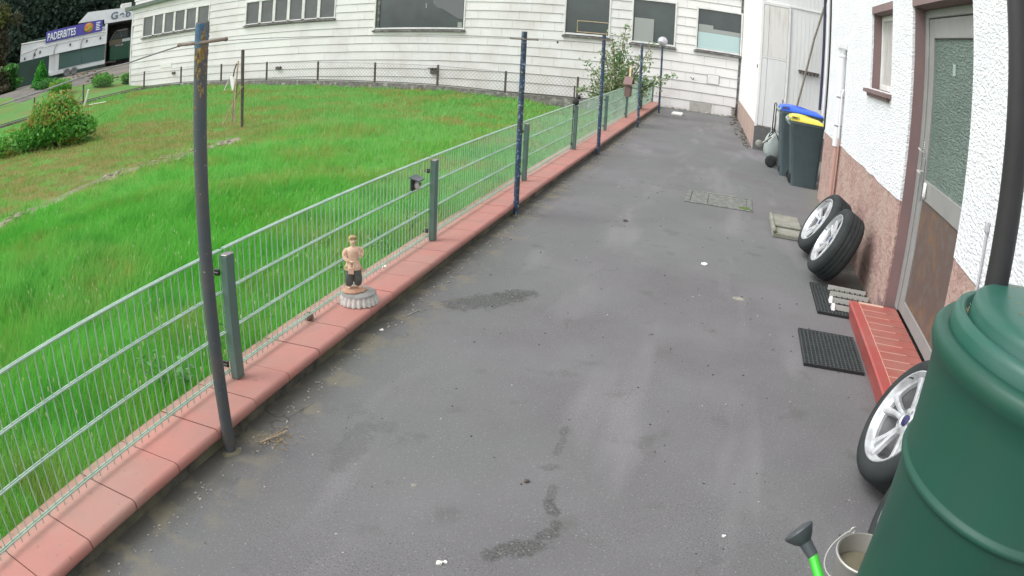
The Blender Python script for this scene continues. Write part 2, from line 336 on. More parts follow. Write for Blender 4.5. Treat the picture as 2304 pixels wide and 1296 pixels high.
# grass: patches of fresh green, sorrel-red and, along the garden path, dried olive
def grass_mat(name, gain=1.0):
    m = mat(name, (0.05, 0.29, 0.014), .75, spec=.2); N, L, p = ramp_mat(m)
    g = N.new('ShaderNodeNewGeometry'); se = N.new('ShaderNodeSeparateXYZ'); L.new(g.outputs['Position'], se.inputs[0])
    flat = N.new('ShaderNodeCombineXYZ'); L.new(se.outputs[0], flat.inputs[0]); L.new(se.outputs[1], flat.inputs[1])
    def noise(sc, det=3, off=0):
        mp = N.new('ShaderNodeMapping'); mp.inputs['Location'].default_value = (off, off*2, 0); L.new(flat.outputs[0], mp.inputs[0])
        n = N.new('ShaderNodeTexNoise'); n.inputs['Scale'].default_value = sc; n.inputs['Detail'].default_value = det; L.new(mp.outputs[0], n.inputs['Vector']); return n.outputs['Fac']
    def rmp(src, a, b):
        r = N.new('ShaderNodeMapRange'); r.inputs[1].default_value = a; r.inputs[2].default_value = b; L.new(src, r.inputs[0]); return r.outputs[0]
    def mth(op, a, b):
        x = N.new('ShaderNodeMath'); x.operation = op
        for i, q in enumerate((a, b)):
            if isinstance(q, (int, float)): x.inputs[i].default_value = q
            else: L.new(q, x.inputs[i])
        return x.outputs[0]
    def mix(f, a, b):
        x = N.new('ShaderNodeMix'); x.data_type = 'RGBA'; L.new(f, x.inputs[0])
        for i, q in ((6, a), (7, b)):
            if isinstance(q, tuple): x.inputs[i].default_value = (*[min(1, t*gain) for t in q], 1)
            else: L.new(q, x.inputs[i])
        return x.outputs[2]
    c = mix(rmp(noise(.55), .4, .6), (0.090, 0.345, 0.042), (0.140, 0.385, 0.075))
    c = mix(rmp(noise(2.3, 4, 7), .52, .68), c, (0.068, 0.28, 0.040))
    far = rmp(se.outputs[1], 5, 14)
    c = mix(mth('MULTIPLY', far, .55), c, (0.175, 0.32, 0.105))
    red = mth('MULTIPLY', rmp(noise(.8, 5, 13), .46, .62), rmp(noise(9, 3, 3), .36, .60))
    c = mix(mth('MULTIPLY', red, mth('ADD', mth('MULTIPLY', far, .45), .48)), c, (0.30, 0.205, 0.075))
    # dried belt beyond the path edge (x < -7.6, y 3..12.5)
    wob = mth('MULTIPLY', mth('SUBTRACT', noise(.8, 4, 31), .5), 3.0)
    xx = mth('ADD', se.outputs[0], wob); yy = mth('ADD', se.outputs[1], wob)
    belt = mth('MULTIPLY', mth('MULTIPLY', rmp(xx, -7.0, -7.9), rmp(yy, 12.6, 11.4)), mth('MULTIPLY', rmp(yy, 1.0, 3.0), rmp(xx, -14.5, -13.3)))
    dry = mix(rmp(noise(3, 4, 5), .4, .6), (0.26, 0.235, 0.085), (0.17, 0.24, 0.06))
    c = mix(mth('MULTIPLY', belt, rmp(noise(1.6, 4, 17), .66, .50)), c, dry)
    L.new(c, p.inputs['Base Color'])
    t = N.new('ShaderNodeBsdfTranslucent'); L.new(c, t.inputs['Color']); x = N.new('ShaderNodeMixShader'); x.inputs[0].default_value = .42
    L.new(p.outputs[0], x.inputs[1]); L.new(t.outputs[0], x.inputs[2]); L.new(x.outputs[0], N['Material Output'].inputs[0])
    return m
M['grass'] = grass_mat('meadow_grass', 1.38); M['turf'] = grass_mat('turf_ground', 1.25)

# asphalt: mottled, aggregate speckle, worn pale streaks, broken dark patches
def asphalt():
    m = M['asphalt']; N, L, p = ramp_mat(m)
    g = N.new('ShaderNodeNewGeometry'); pos = g.outputs['Position']
    se = N.new('ShaderNodeSeparateXYZ'); L.new(pos, se.inputs[0])
    def noise(sc, det=4, st=(1, 1, 1), loc=(0, 0, 0), rot=0, rough=.55):
        mp = N.new('ShaderNodeMapping'); mp.inputs['Scale'].default_value = st; mp.inputs['Location'].default_value = loc; mp.inputs['Rotation'].default_value = (0, 0, rot); L.new(pos, mp.inputs[0])
        n = N.new('ShaderNodeTexNoise'); n.inputs['Scale'].default_value = sc; n.inputs['Detail'].default_value = det; n.inputs['Roughness'].default_value = rough
        L.new(mp.outputs[0], n.inputs['Vector']); return n.outputs['Fac']
    def rmp(src, a, b):
        r = N.new('ShaderNodeMapRange'); r.inputs[1].default_value = a; r.inputs[2].default_value = b; L.new(src, r.inputs[0]); return r.outputs[0]
    def mth(op, a, b=None):
        x = N.new('ShaderNodeMath'); x.operation = op
        for i, q in enumerate((a, b)):
            if q is None: continue
            if isinstance(q, (int, float)): x.inputs[i].default_value = q
            else: L.new(q, x.inputs[i])
        return x.outputs[0]
    def mix(f, a, b):
        x = N.new('ShaderNodeMix'); x.data_type = 'RGBA'
        if isinstance(f, (int, float)): x.inputs[0].default_value = f
        else: L.new(f, x.inputs[0])
        for i, q in ((6, a), (7, b)):
            if isinstance(q, tuple): x.inputs[i].default_value = (*q, 1)
            else: L.new(q, x.inputs[i])
        return x.outputs[2]
    c = mix(rmp(noise(1.1, 5), .35, .65), (0.130, 0.126, 0.130), (0.160, 0.157, 0.162))
    c = mix(rmp(noise(.5, 3, loc=(5, 3, 0)), .45, .7), c, (0.138, 0.149, 0.143))
    c = mix(mth('MULTIPLY', rmp(noise(1.3, 3, st=(1.6, .35, 1), loc=(2, 0, 0), rot=-.18), .54, .66), .6), c, (0.204, 0.198, 0.204))
    c = mix(mth('MULTIPLY', rmp(noise(4, 5, loc=(9, 1, 0)), .6, .7), .45), c, (0.094, 0.094, 0.088))
    rough_m = rmp(noise(.9, 4, loc=(3, 8, 0)), .5, .62)
    c = mix(mth('MULTIPLY', rmp(noise(130, 2), .56, .66), mth('ADD', mth('MULTIPLY', rough_m, .5), .25)), c, (0.055, 0.055, 0.055))
    c = mix(mth('MULTIPLY', rmp(noise(95, 2, loc=(4, 4, 4)), .63, .70), .5), c, (0.331, 0.326, 0.309))
    # broken patches: centre, radii
    bump_h = None
    for (cx, cy, rx, ry, ro, amt) in [(-1.37, 4.25, .30, .11, .75, 1), (-1.24, 4.44, .15, .08, .8, .95), (-.495, 1.985, .12, .045, .62, 1), (-.415, 2.10, .05, .030, .9, .9), (-.395, 2.17, .02, .04, .2, .8), (-.440, 2.27, .026, .06, .5, .95), (-.465, 2.37, .02, .06, .1, .6), (-.515, 2.55, .045, .025, .3, .6), (-.520, 2.72, .018, .08, .0, .5), (-.535, 2.86, .022, .05, .1, .6), (-1.355, 2.40, .07, .20, .1, .4), (-1.30, 2.58, .06, .06, 0, .3)]:
        mp = N.new('ShaderNodeMapping'); mp.vector_type = 'TEXTURE'; mp.inputs['Location'].default_value = (cx, cy, 0); mp.inputs['Rotation'].default_value = (0, 0, ro); mp.inputs['Scale'].default_value = (rx, ry, 1); L.new(pos, mp.inputs[0])
        ln = N.new('ShaderNodeVectorMath'); ln.operation = 'LENGTH'; L.new(mp.outputs[0], ln.inputs[0])
        d = mth('ADD', ln.outputs['Value'], mth('MULTIPLY', mth('SUBTRACT', noise(13, 7, rough=.8), .5), 3.0))
        f = mth('MULTIPLY', rmp(d, 1.15, .75), amt)
        f2 = mth('MULTIPLY', f, rmp(noise(85, 5, rough=.75), .34, .62))
        c = mix(f2, c, (0.055, 0.058, 0.053))
        c = mix(mth('MULTIPLY', f, rmp(noise(60, 3, loc=(1, 7, 2)), .62, .68)), c, (0.243, 0.243, 0.221))
        bump_h = f if bump_h is None else mth('MAXIMUM', bump_h, f)
    # silt along both edges
    wl = mth('ADD', se.outputs[0], mth('MULTIPLY', mth('SUBTRACT', noise(5, 4), .5), .25))
    c = mix(mth('MULTIPLY', rmp(wl, -1.66, -1.84), .75), c, (0.094, 0.088, 0.073))
    c = mix(mth('MULTIPLY', mth('MULTIPLY', rmp(wl, -1.52, -1.70), rmp(noise(6, 5, loc=(3, 3, 3)), .5, .6)), .6), c, (0.210, 0.188, 0.133))
    c = mix(mth('MULTIPLY', rmp(wl, 1.1, 1.3), .5), c, (0.177, 0.171, 0.143))
    # hairline cracks
    mp = N.new('ShaderNodeMapping'); L.new(pos, mp.inputs[0]); v = N.new('ShaderNodeTexVoronoi'); v.feature = 'DISTANCE_TO_EDGE'; v.inputs['Scale'].default_value = .75
    wn_ = N.new('ShaderNodeVectorMath'); wn_.operation = 'ADD'; nn = N.new('ShaderNodeTexNoise'); nn.inputs['Scale'].default_value = 3; nn.inputs['Detail'].default_value = 6; L.new(pos, nn.inputs['Vector'])
    L.new(mp.outputs[0], wn_.inputs[0]); L.new(nn.outputs['Color'], wn_.inputs[1]); L.new(wn_.outputs[0], v.inputs['Vector'])
    crack = mth('MULTIPLY', rmp(v.outputs['Distance'], .010, .003), mth('MULTIPLY', rmp(noise(.8, 2, loc=(7, 7, 0)), .55, .63), rmp(se.outputs[0], -.3, -.8)))
    c = mix(mth('MULTIPLY', crack, .65), c, (0.05, 0.05, 0.05))
    L.new(c, p.inputs['Base Color'])
    h = mth('SUBTRACT', mth('MULTIPLY', noise(70, 5), .55), mth('ADD', mth('MULTIPLY', crack, .6), mth('MULTIPLY', bump_h, mth('MULTIPLY', noise(75, 5), 1.0))))
    b = N.new('ShaderNodeBump'); b.inputs['Strength'].default_value = .55; b.inputs['Distance'].default_value = .008; L.new(h, b.inputs['Height']); L.new(b.outputs[0], p.inputs['Normal'])
asphalt()

# ---------------------------------------------------------------- ground
def gz(x, y):
    """height of the meadow and the yard beyond it"""
    x = np.asarray(x, float); y = np.asarray(y, float)
    near = 0.04
    far = np.interp(-x, [4, 4.7, 5.2, 6.4, 7.75, 9.1, 10.6, 11.9, 13.9, 16.3, 17.9, 20.6], [-.27, -.26, -.17, -.12, -.08, -.06, -.02, .02, .09, .10, .15, .24])
    t = smoothstep(6, 18, y); z = near*(1-t) + far*t
    z = z + smoothstep(-14, -20, x)*np.maximum(.30-z, 0)
    z = z + smoothstep(-19.5, -29, x)*0.85 + 0.03*smoothstep(-33, -60, x)
    return z
def ground_sheet(name, xs, ys, m, dz=0.0, zf=gz):
    X, Y = np.meshgrid(xs, ys, indexing='ij'); Z = zf(X, Y) + dz
    P = np.stack([X, Y, Z], -1).reshape(-1, 3); nx, ny = len(xs), len(ys)
    i, j = np.meshgrid(np.arange(nx-1), np.arange(ny-1), indexing='ij'); a = (i*ny+j).ravel()
    F = np.stack([a, a+ny, a+ny+1, a+1], 1).ravel()
    o = raw(name, P, F, np.full(len(a), 4), m); return o
g = ground_sheet('meadow_ground', np.concatenate([np.linspace(-140, -40, 20), np.linspace(-39, -2.2, 120)]), np.concatenate([np.linspace(-30, 0, 12), np.linspace(.5, 30, 90), np.linspace(32, 120, 25)]), M['turf'])
structure(g)
o = MB().box((-2.16, -30, -.4), (60, 60, 0)).build('asphalt_ground', M['asphalt']); structure(o)
# bare grey yard under the trailer: a sheet just above the turf
M['yard'] = mat('gravel_yard', (0.17, 0.155, 0.145), .95, var=(0.11, 0.105, 0.09), scale=1.5, var2=(0.20, 0.17, 0.12), scale2=.5)
ex = np.linspace(-46, -23.5, 40); ey = np.linspace(14, 42, 50)
def yz(x, y):
    return gz(x, y) + 0.03 - 0.25*np.clip(1.0 - np.minimum(np.minimum((x+46)/2, (-23.5-x)/1.2 + .4*np.sin(y*1.3)), np.minimum((y-14)/2+.3*np.sin(x), (42-y)/2)), 0, 1)
structure(ground_sheet('gravel_ground', ex, ey, M['yard'], 0, yz))
# edge of an old path in the meadow: pale rubble line
M['track'] = mat('worn_track', (0.36, 0.315, 0.26), .95, var=(0.25, 0.22, 0.15), scale=9, var2=(0.16, 0.20, 0.07), scale2=2.2, contrast2=(.5, .62))
tv = []; tf = []
for k in range(121):
    y = 2.6+7.0*k/120; w_ = .10+.05*math.sin(y*5)+random.uniform(-.02, .02); xc = -7.45+.10*math.sin(y*1.7)
    for s in (-1, 0, 1): tv.append((xc+s*w_, y, float(gz(xc+s*w_, y))+(.030 if s == 0 else -.004)))
for k in range(120):
    for s in (0, 1): a = k*3+s; tf.append((a, a+1, a+4, a+3))
structure(MB().add(tv, tf).build('worn_path', M['track'], recalc=False))
mb = MB()
for seg in ((3.2, 4.9), (6.1, 6.9), (7.2, 9.4)):
    for k in range(int((seg[1]-seg[0])*30)):
        y = random.uniform(*seg); x = -7.45 + random.gauss(0, .11) + .10*math.sin(y*1.7); s_ = random.uniform(.012, .032)
        mb.ell((x, y, float(gz(x, y))+.018+random.uniform(0, .022)), (s_*1.3, s_*1.5, s_*.5), 6, 4, .2)
M['rubble'] = mat('path_rubble', (0.34, 0.30, 0.25), .95, var=(0.24, 0.22, 0.15), scale=20)
stuff(mb.build('path_rubble', M['rubble'], recalc=False), 'line of pale rubble marking an old path edge across the meadow', 'rubble')

# ---------------------------------------------------------------- grass blades
def blades(n, rmin, rmax, expo, h0, h1, wscale, seed):
    r_ = np.random.default_rng(seed)
    u = r_.random(n); q = 2-expo
    r = (rmin**q + u*(rmax**q-rmin**q))**(1/q)
    az = r_.uniform(rad(-72), rad(-5), n)
    x = r*np.sin(az); y = r*np.cos(az)
    k = (x < -2.20) & (y > -2) & (y < 19.35) & (x > -19.0 - 0.0*y); x, y, r = x[k], y[k], r[k]; n = len(x)
    # thin out on the rubble line
    z = gz(x, y) - .01
    pat = np.sin(x*1.7+1.3*np.sin(y*.9))*np.sin(y*1.3+1.1*np.sin(x*1.1)) + .5*np.sin(x*5.1+y*3.3)*np.sin(y*4.7-x*2.2)
    hh = r_.uniform(h0, h1, n)*(1+.28*pat); hh *= np.where((np.abs(x+7.45-.10*np.sin(y*1.7)) < .13+.05*np.sin(y*5)) & (y > 2.5) & (y < 9.6), .12, 1)
    belt = (x < -7.6) & (y < 12); hh = np.where(belt, hh*.6, hh)
    th = r_.uniform(0, 2*np.pi, n); w = wscale*(.5+.5*r_.random(n))*np.maximum(r, 3)/3
    lean = r_.uniform(.1, .75, n)*hh; la = r_.uniform(0, 2*np.pi, n) ; la = np.where(r_.random(n) < .5, 1.2+r_.normal(0, .8, n), la)
    dx, dy = np.cos(th)*w/2, np.sin(th)*w/2; lx, ly = np.cos(la)*lean, np.sin(la)*lean
    P = np.empty((n, 5, 3))
    P[:, 0] = np.stack([x-dx, y-dy, z], 1); P[:, 1] = np.stack([x+dx, y+dy, z], 1)
    P[:, 2] = np.stack([x+dx*.8+lx*.35, y+dy*.8+ly*.35, z+hh*.6], 1); P[:, 3] = np.stack([x-dx*.8+lx*.35, y-dy*.8+ly*.35, z+hh*.6], 1)
    P[:, 4] = np.stack([x+lx, y+ly, z+hh], 1)
    b = (np.arange(n)*5)[:, None]
    return P.reshape(-1, 3), np.concatenate([b+0, b+1, b+2, b+3, b+3, b+2, b+4], 1)
Ps = []; Fs = []; off = 0
for a in [(150000, 2.2, 8, 1.0, .07, .17, .0040, 1), (110000, 5, 26, 1.1, .06, .13, .0048, 2)]:
    P, F = blades(*a); Ps.append(P); Fs.append(F+off); off += len(P)
P = np.concatenate(Ps); F = np.concatenate(Fs)
g = raw('meadow_grass', P, F.ravel(), np.tile([4, 3], len(F)), M['grass'])
stuff(g, 'long green meadow grass with reddish sorrel patches behind the wire fence', 'grass')
# pale seed heads and dry stalks, mostly near the fence
mb = MB()
M['seed'] = mat('seed_heads', (0.42, 0.55, 0.28), .8, var=(0.5, 0.45, 0.25), scale=3)
for k in range(420):
    r = 2.3+abs(random.gauss(0, 2.6)); az = rad(random.uniform(-66, -18)); x, y = r*math.sin(az), r*math.cos(az)
    if x > -2.24 or x < -9: continue
    h = random.uniform(.10, .22); z = float(gz(x, y)); lx, ly = random.gauss(0, .05), random.gauss(0, .05)
    mb.tube([(x, y, z), (x+lx*.5, y+ly*.5, z+h*.7), (x+lx, y+ly, z+h)], [.0012, .001, .0009], 3, False)
    mb.ell((x+lx, y+ly, z+h), (.004, .004, .014), 5, 3)
stuff(mb.build('grass_seed_heads', M['seed'], recalc=False), 'pale seed heads standing above the grass along the fence', 'seed heads')
# ---------------------------------------------------------------- garden wall with its terracotta coping
def mkwall():
    t = thing('garden_wall', 'low garden wall capped with terracotta-red slabs between the asphalt yard and the meadow', 'garden wall', (-2.03, 9, 0))
    mb = MB().box((-2.17, -1.6, -.35), (-1.885, 19.9, .084))
    mb.build('wall_base', M['dark_concrete'], t)
    ty = 1.1614; k0 = -9
    for k in range(k0, 63):
        y0, y1 = ty + .3*k + .003, ty + .3*(k+1) - .003
        if y0 > 19.85: break
        y1 = min(y1, 19.9); dz = random.uniform(-.0015, .0015); dx = random.uniform(-.002, .002)
        prof = [(-2.212+dx, .084), (-2.212+dx, .116+dz)]
        prof += [(-2.208+dx, .1195+dz), (-1.872+dx, .1195+dz)]
        for q in range(1, 7):
            a = math.pi/2*q/6; prof.append((-1.872+dx+.024*math.sin(a), .0955+dz+.024*math.cos(a)))
        prof += [(-1.848+dx, .078), (-1.856+dx, .070), (-1.880+dx, .070), (-1.884+dx, .084)]
        MB().prism(prof, 'y', y0, y1).build('coping_slab', M['coping'], t, smooth=True, auto=50)
    MB().box((-2.205, -1.6, .080), (-1.858, 19.88, .106)).build('mortar', M['dark_concrete'], t)
    return t
mkwall()
# crumbs of gravel and soil in the joint between wall and asphalt
mb = MB()
for k in range(800):
    y = random.uniform(.6, 19); x = -1.80 + abs(random.gauss(0, .055)); s_ = random.uniform(.002, .007)*(1+y*.04)
    mb.ell((x, y, s_*.4), (s_, s_*1.1, s_*.6), 5, 3, .3)
stuff(mb.build('edge_grit', M['stone'], recalc=False), 'grit and crumbs gathered on the asphalt at the foot of the low wall', 'grit')

# ---------------------------------------------------------------- double-rod mesh fence
XF, TOP = -2.0934, .7596
def mkfence():
    t = thing('mesh_fence', 'long green wire mesh fence with square posts standing on the red coping', 'fence', (XF, 9, .12))
    ys = [2.5119 + 2.4764*k for k in range(-1, 8)]; ys[-1] = 19.80
    for a, y in enumerate([ys[0]-2.4764] + ys[:-1]):
        y2 = ([ys[0]-2.4764] + ys)[a+1]
        mb = MB(); n = 50
        for j in range(n):
            yy = y + .025 + (y2-y-.05)*j/(n-1)
            mb.tube([(XF, yy, .128), (XF, yy, TOP+.004)], .0028, 5)
        for k in range(4):
            for sgn in (-1, 1):
                mb.tube([(XF+sgn*.0072, y+.012, TOP-.2*k), (XF+sgn*.0072, y2-.012, TOP-.2*k)], .0045 if k else .0055, 6)
        mb.build('mesh_panel', M['fence'], t, smooth=True)
    for y in ys:
        pz = TOP-.022
        x0, x1 = XF+.012, XF+.056
        po = MB().box((x0, y-.030, .122), (x1, y+.030, pz), .004).build('fence_post', M['post'], t); sub(po)
        MB().box((x0-.001, y-.031, pz+.001), (x1+.001, y+.031, pz+.007), .003).build('post_cap', M['steel'], po)
        for z in (.66, .20): MB().box((XF-.022, y-.040, z-.016), (XF+.011, y-.0305, z+.016), .002).tube([(XF-.03, y-.046, z), (XF+.01, y-.046, z)], .005, 6).build('clamp', M['black'], po)
mkfence()

# ---------------------------------------------------------------- clothes poles
def pole(x, y, h, r, m, label, bar=True, top=None, tilt=(0, 0)):
    t = thing('clothes_pole', label, 'pole', (x, y, 0), 'clothes poles along the wall')
    n = 10; pts = [(x+tilt[0]*k/n, y+tilt[1]*k/n, h*k/n) for k in range(n+1)]
    mb = MB().tube(pts, r, 14)
    mb.build('pole', m, t, smooth=True)
    bx, by = x+tilt[0], y+tilt[1]
    if bar:
        zb = h-.075
        mb = MB().tube([(bx-.125, by-.004, zb+.002), (bx-.06, by-r*.8, zb), (bx+.06, by-r*.8, zb), (bx+.125, by-.004, zb+.002)], .0065, 7)
        mb.ell((bx-.125, by, zb+.002), (.009, .009, .009), 8, 5); mb.ell((bx+.125, by, zb+.002), (.009, .009, .009), 8, 5)
        mb.build('crossbar', M['rust'], t, smooth=True)
        MB().tube([(bx-r*1.15, by, zb), (bx, by-r*1.2, zb-.003), (bx+r*1.15, by, zb), (bx, by+r*1.2, zb), (bx-r*1.15, by, zb)], .0025, 5).build('wire_tie', M['steel'], t)
    MB().lathe([(r*1.7, .001), (r*1.5, .006), (r*1.05, .012)], (x, y, 0), 12, wob=lambda t_, j: 1+.15*math.sin(3*t_)).build('base_mortar', M['dark_concrete'], t)
    return t
p1 = pole(-1.822, 2.092, 1.80, .0275, M['pole_grey'], 'slate grey clothes pole nearest the camera, its top flecked with ochre lichen', tilt=(-.012, 0))
# chipped blue paint and lichen crust at its head
px, py = -1.834, 2.092
mb = MB()
mb.lathe([(.0276, 1.705), (.0282, 1.71), (.0284, 1.80), (.0276, 1.803)], (px, py, 0), 20, wob=lambda t_, j: 1+.02*math.sin(5*t_+j))
mb.build('blue_paint', M['bluepaint'], p1)
mb = MB()
for z, a, s_ in [(1.69, -1.9, 1.0), (1.665, -1.6, 1.2), (1.675, -1.25, .8), (1.61, -1.9, 1.0), (1.55, -1.4, .7), (1.535, -1.2, .9), (1.59, -1.1, .7), (1.74, -1.15, .8), (1.765, -1.05, .7), (1.47, -2.2, .45), (1.36, -1.1, .45), (1.44, -1.3, .3), (1.24, -2.0, .35), (1.10, -1.3, .25), (1.70, -1.3, .9)]:
    for q in range(9):
        aa = a+.65+random.gauss(0, .30)*s_; zz = z+random.gauss(0, .014)*s_; s2 = .0080*s_*random.uniform(.6, 1.3)
        mb.ell((px+.0258*math.cos(aa), py+.0258*math.sin(aa), zz), (s2*.55, s2*.8, s2*1.5), 7, 5, .35)
mb.build('lichen', M['lichen'], p1, recalc=False)['kind'] = 'stuff'
mb = MB()
for q in range(10):
    a = random.uniform(0, 6.28); mb.ell((px+.023*math.cos(a), py+.023*math.sin(a), 1.80), (.006, .006, .008), 6, 4, .3)
for q in range(60):
    a = random.uniform(-.45, .5); mb.ell((px+.0262*math.cos(a), py+.0262*math.sin(a), random.uniform(1.60, 1.80)), (.003, .006, .011), 6, 4, .3)
mb.build('flaking_rim', M['rust'], p1)
pole(-1.838, 6.44, 1.742, .0255, M['pole_blue'], 'blue and black chipped clothes pole, second from the camera, beside a fence post', tilt=(-.01, 0))
pole(-1.805, 10.42, 1.79, .0265, M['pole_blue'], 'blue clothes pole in front of the leafy tree, between the bird box and the camera', tilt=(-.02, 0))
pole(-1.745, 14.40, 1.73, .026, M['pole_blue'], 'blue clothes pole whose bar disappears in the tree leaves, one before the globe-topped pole', tilt=(-.02, 0))
p5 = pole(-1.69, 18.0, 1.76, .026, M['pole_blue'], 'farthest blue pole, topped by a round silvery globe, close to the factory wall', bar=False, tilt=(-.02, 0))
MB().ell((-1.71, 18.0, 1.835), (.125, .125, .125), 24, 16).build('globe', mat('silvered_globe', (.62, .62, .66), .25, metal=.3, var=(.42, .42, .46), scale=18), p5, smooth=True)

def line(pts, name, label, r=.0016, m='steel'):
    o = MB().tube(pts, r, 5).build(name, M[m], smooth=True); tag(o, label, 'clothes line', 'clothes lines strung between the poles'); return o
def sag(a, b, s, n=14):
    return [tuple(a[i]*(1-k/n)+b[i]*k/n - (s*4*(k/n)*(1-k/n) if i == 2 else 0) for i in range(3)) for k in range(n+1)]
line([(-1.965, -2.3, 1.74)] + [(-1.966, .0+.15*k, 1.625+.012*k*.55) for k in range(2)] + [(-1.968, 1.171, 1.652), (-1.968, 1.382, 1.659), (-1.968, 1.575, 1.673), (-1.967, 1.819, 1.690), (-1.962, 2.09, 1.722)], 'clothes_line', 'grey cable running from the left picture edge to the lichen-flecked pole', .0030, 'steel')
line(sag((-1.712, 2.092, 1.722), (-1.965, 6.44, 1.668), .012), 'clothes_line', 'thin line strung from the lichen-flecked pole to the second pole')
line(sag((-1.715, 6.44, 1.668), (-1.945, 10.42, 1.716), .03), 'clothes_line', 'sagging thin line between the second pole and the pole by the leafy tree')
pg = MB().ell((-1.77, 7.4, 1.652), (.012, .02, .014), 8, 5).build('line_peg', M['wood_dark']); tag(pg, 'tiny dark peg left hanging on the sagging clothes line', 'clothes peg')

# ---------------------------------------------------------------- the house on the right
XW = 1.35
def wall_cut(x0, x1, ylo, yhi, zlo, zhi, holes):
    """wall slab in the plane x with rectangular holes (y0,y1,z0,z1) - built as a grid of abutting boxes"""
    ys = sorted({ylo, yhi, *[h[0] for h in holes], *[h[1] for h in holes]}); zs = sorted({zlo, zhi, *[h[2] for h in holes], *[h[3] for h in holes]})
    ys = [y for y in ys if ylo <= y <= yhi]; zs = [z for z in zs if zlo <= z <= zhi]
    V = {}; mb = MB()
    def v(x, y, z):
        k = (x, round(y, 5), round(z, 5))
        if k not in V: V[k] = len(mb.v); mb.v.append(k); mb.n += 1
        return V[k]
    def solid(i, j):
        if i < 0 or j < 0 or i >= len(ys)-1 or j >= len(zs)-1: return False
        cy, cz = (ys[i]+ys[i+1])/2, (zs[j]+zs[j+1])/2
        return not any(h[0] < cy < h[1] and h[2] < cz < h[3] for h in holes)
    def q(*f): mb.f.append(f); mb.mi.append(0)
    for i in range(len(ys)-1):
        for j in range(len(zs)-1):
            if not solid(i, j): continue
            a, b, c, d = ys[i], ys[i+1], zs[j], zs[j+1]
            q(v(x0, a, c), v(x0, a, d), v(x0, b, d), v(x0, b, c)); q(v(x1, a, c), v(x1, b, c), v(x1, b, d), v(x1, a, d))
            if not solid(i-1, j): q(v(x0, a, c), v(x1, a, c), v(x1, a, d), v(x0, a, d))
            if not solid(i+1, j): q(v(x0, b, c), v(x0, b, d), v(x1, b, d), v(x1, b, c))
            if not solid(i, j-1): q(v(x0, a, c), v(x0, b, c), v(x1, b, c), v(x1, a, c))
            if not solid(i, j+1): q(v(x0, a, d), v(x1, a, d), v(x1, b, d), v(x0, b, d))
    return mb
PT = .932; YC = 9.78
WY0, WY1, WZ0, WZ1 = 5.81, 6.745, 1.69, 2.425
DY0, DY1, DZ1 = 3.635, 5.085, 2.405
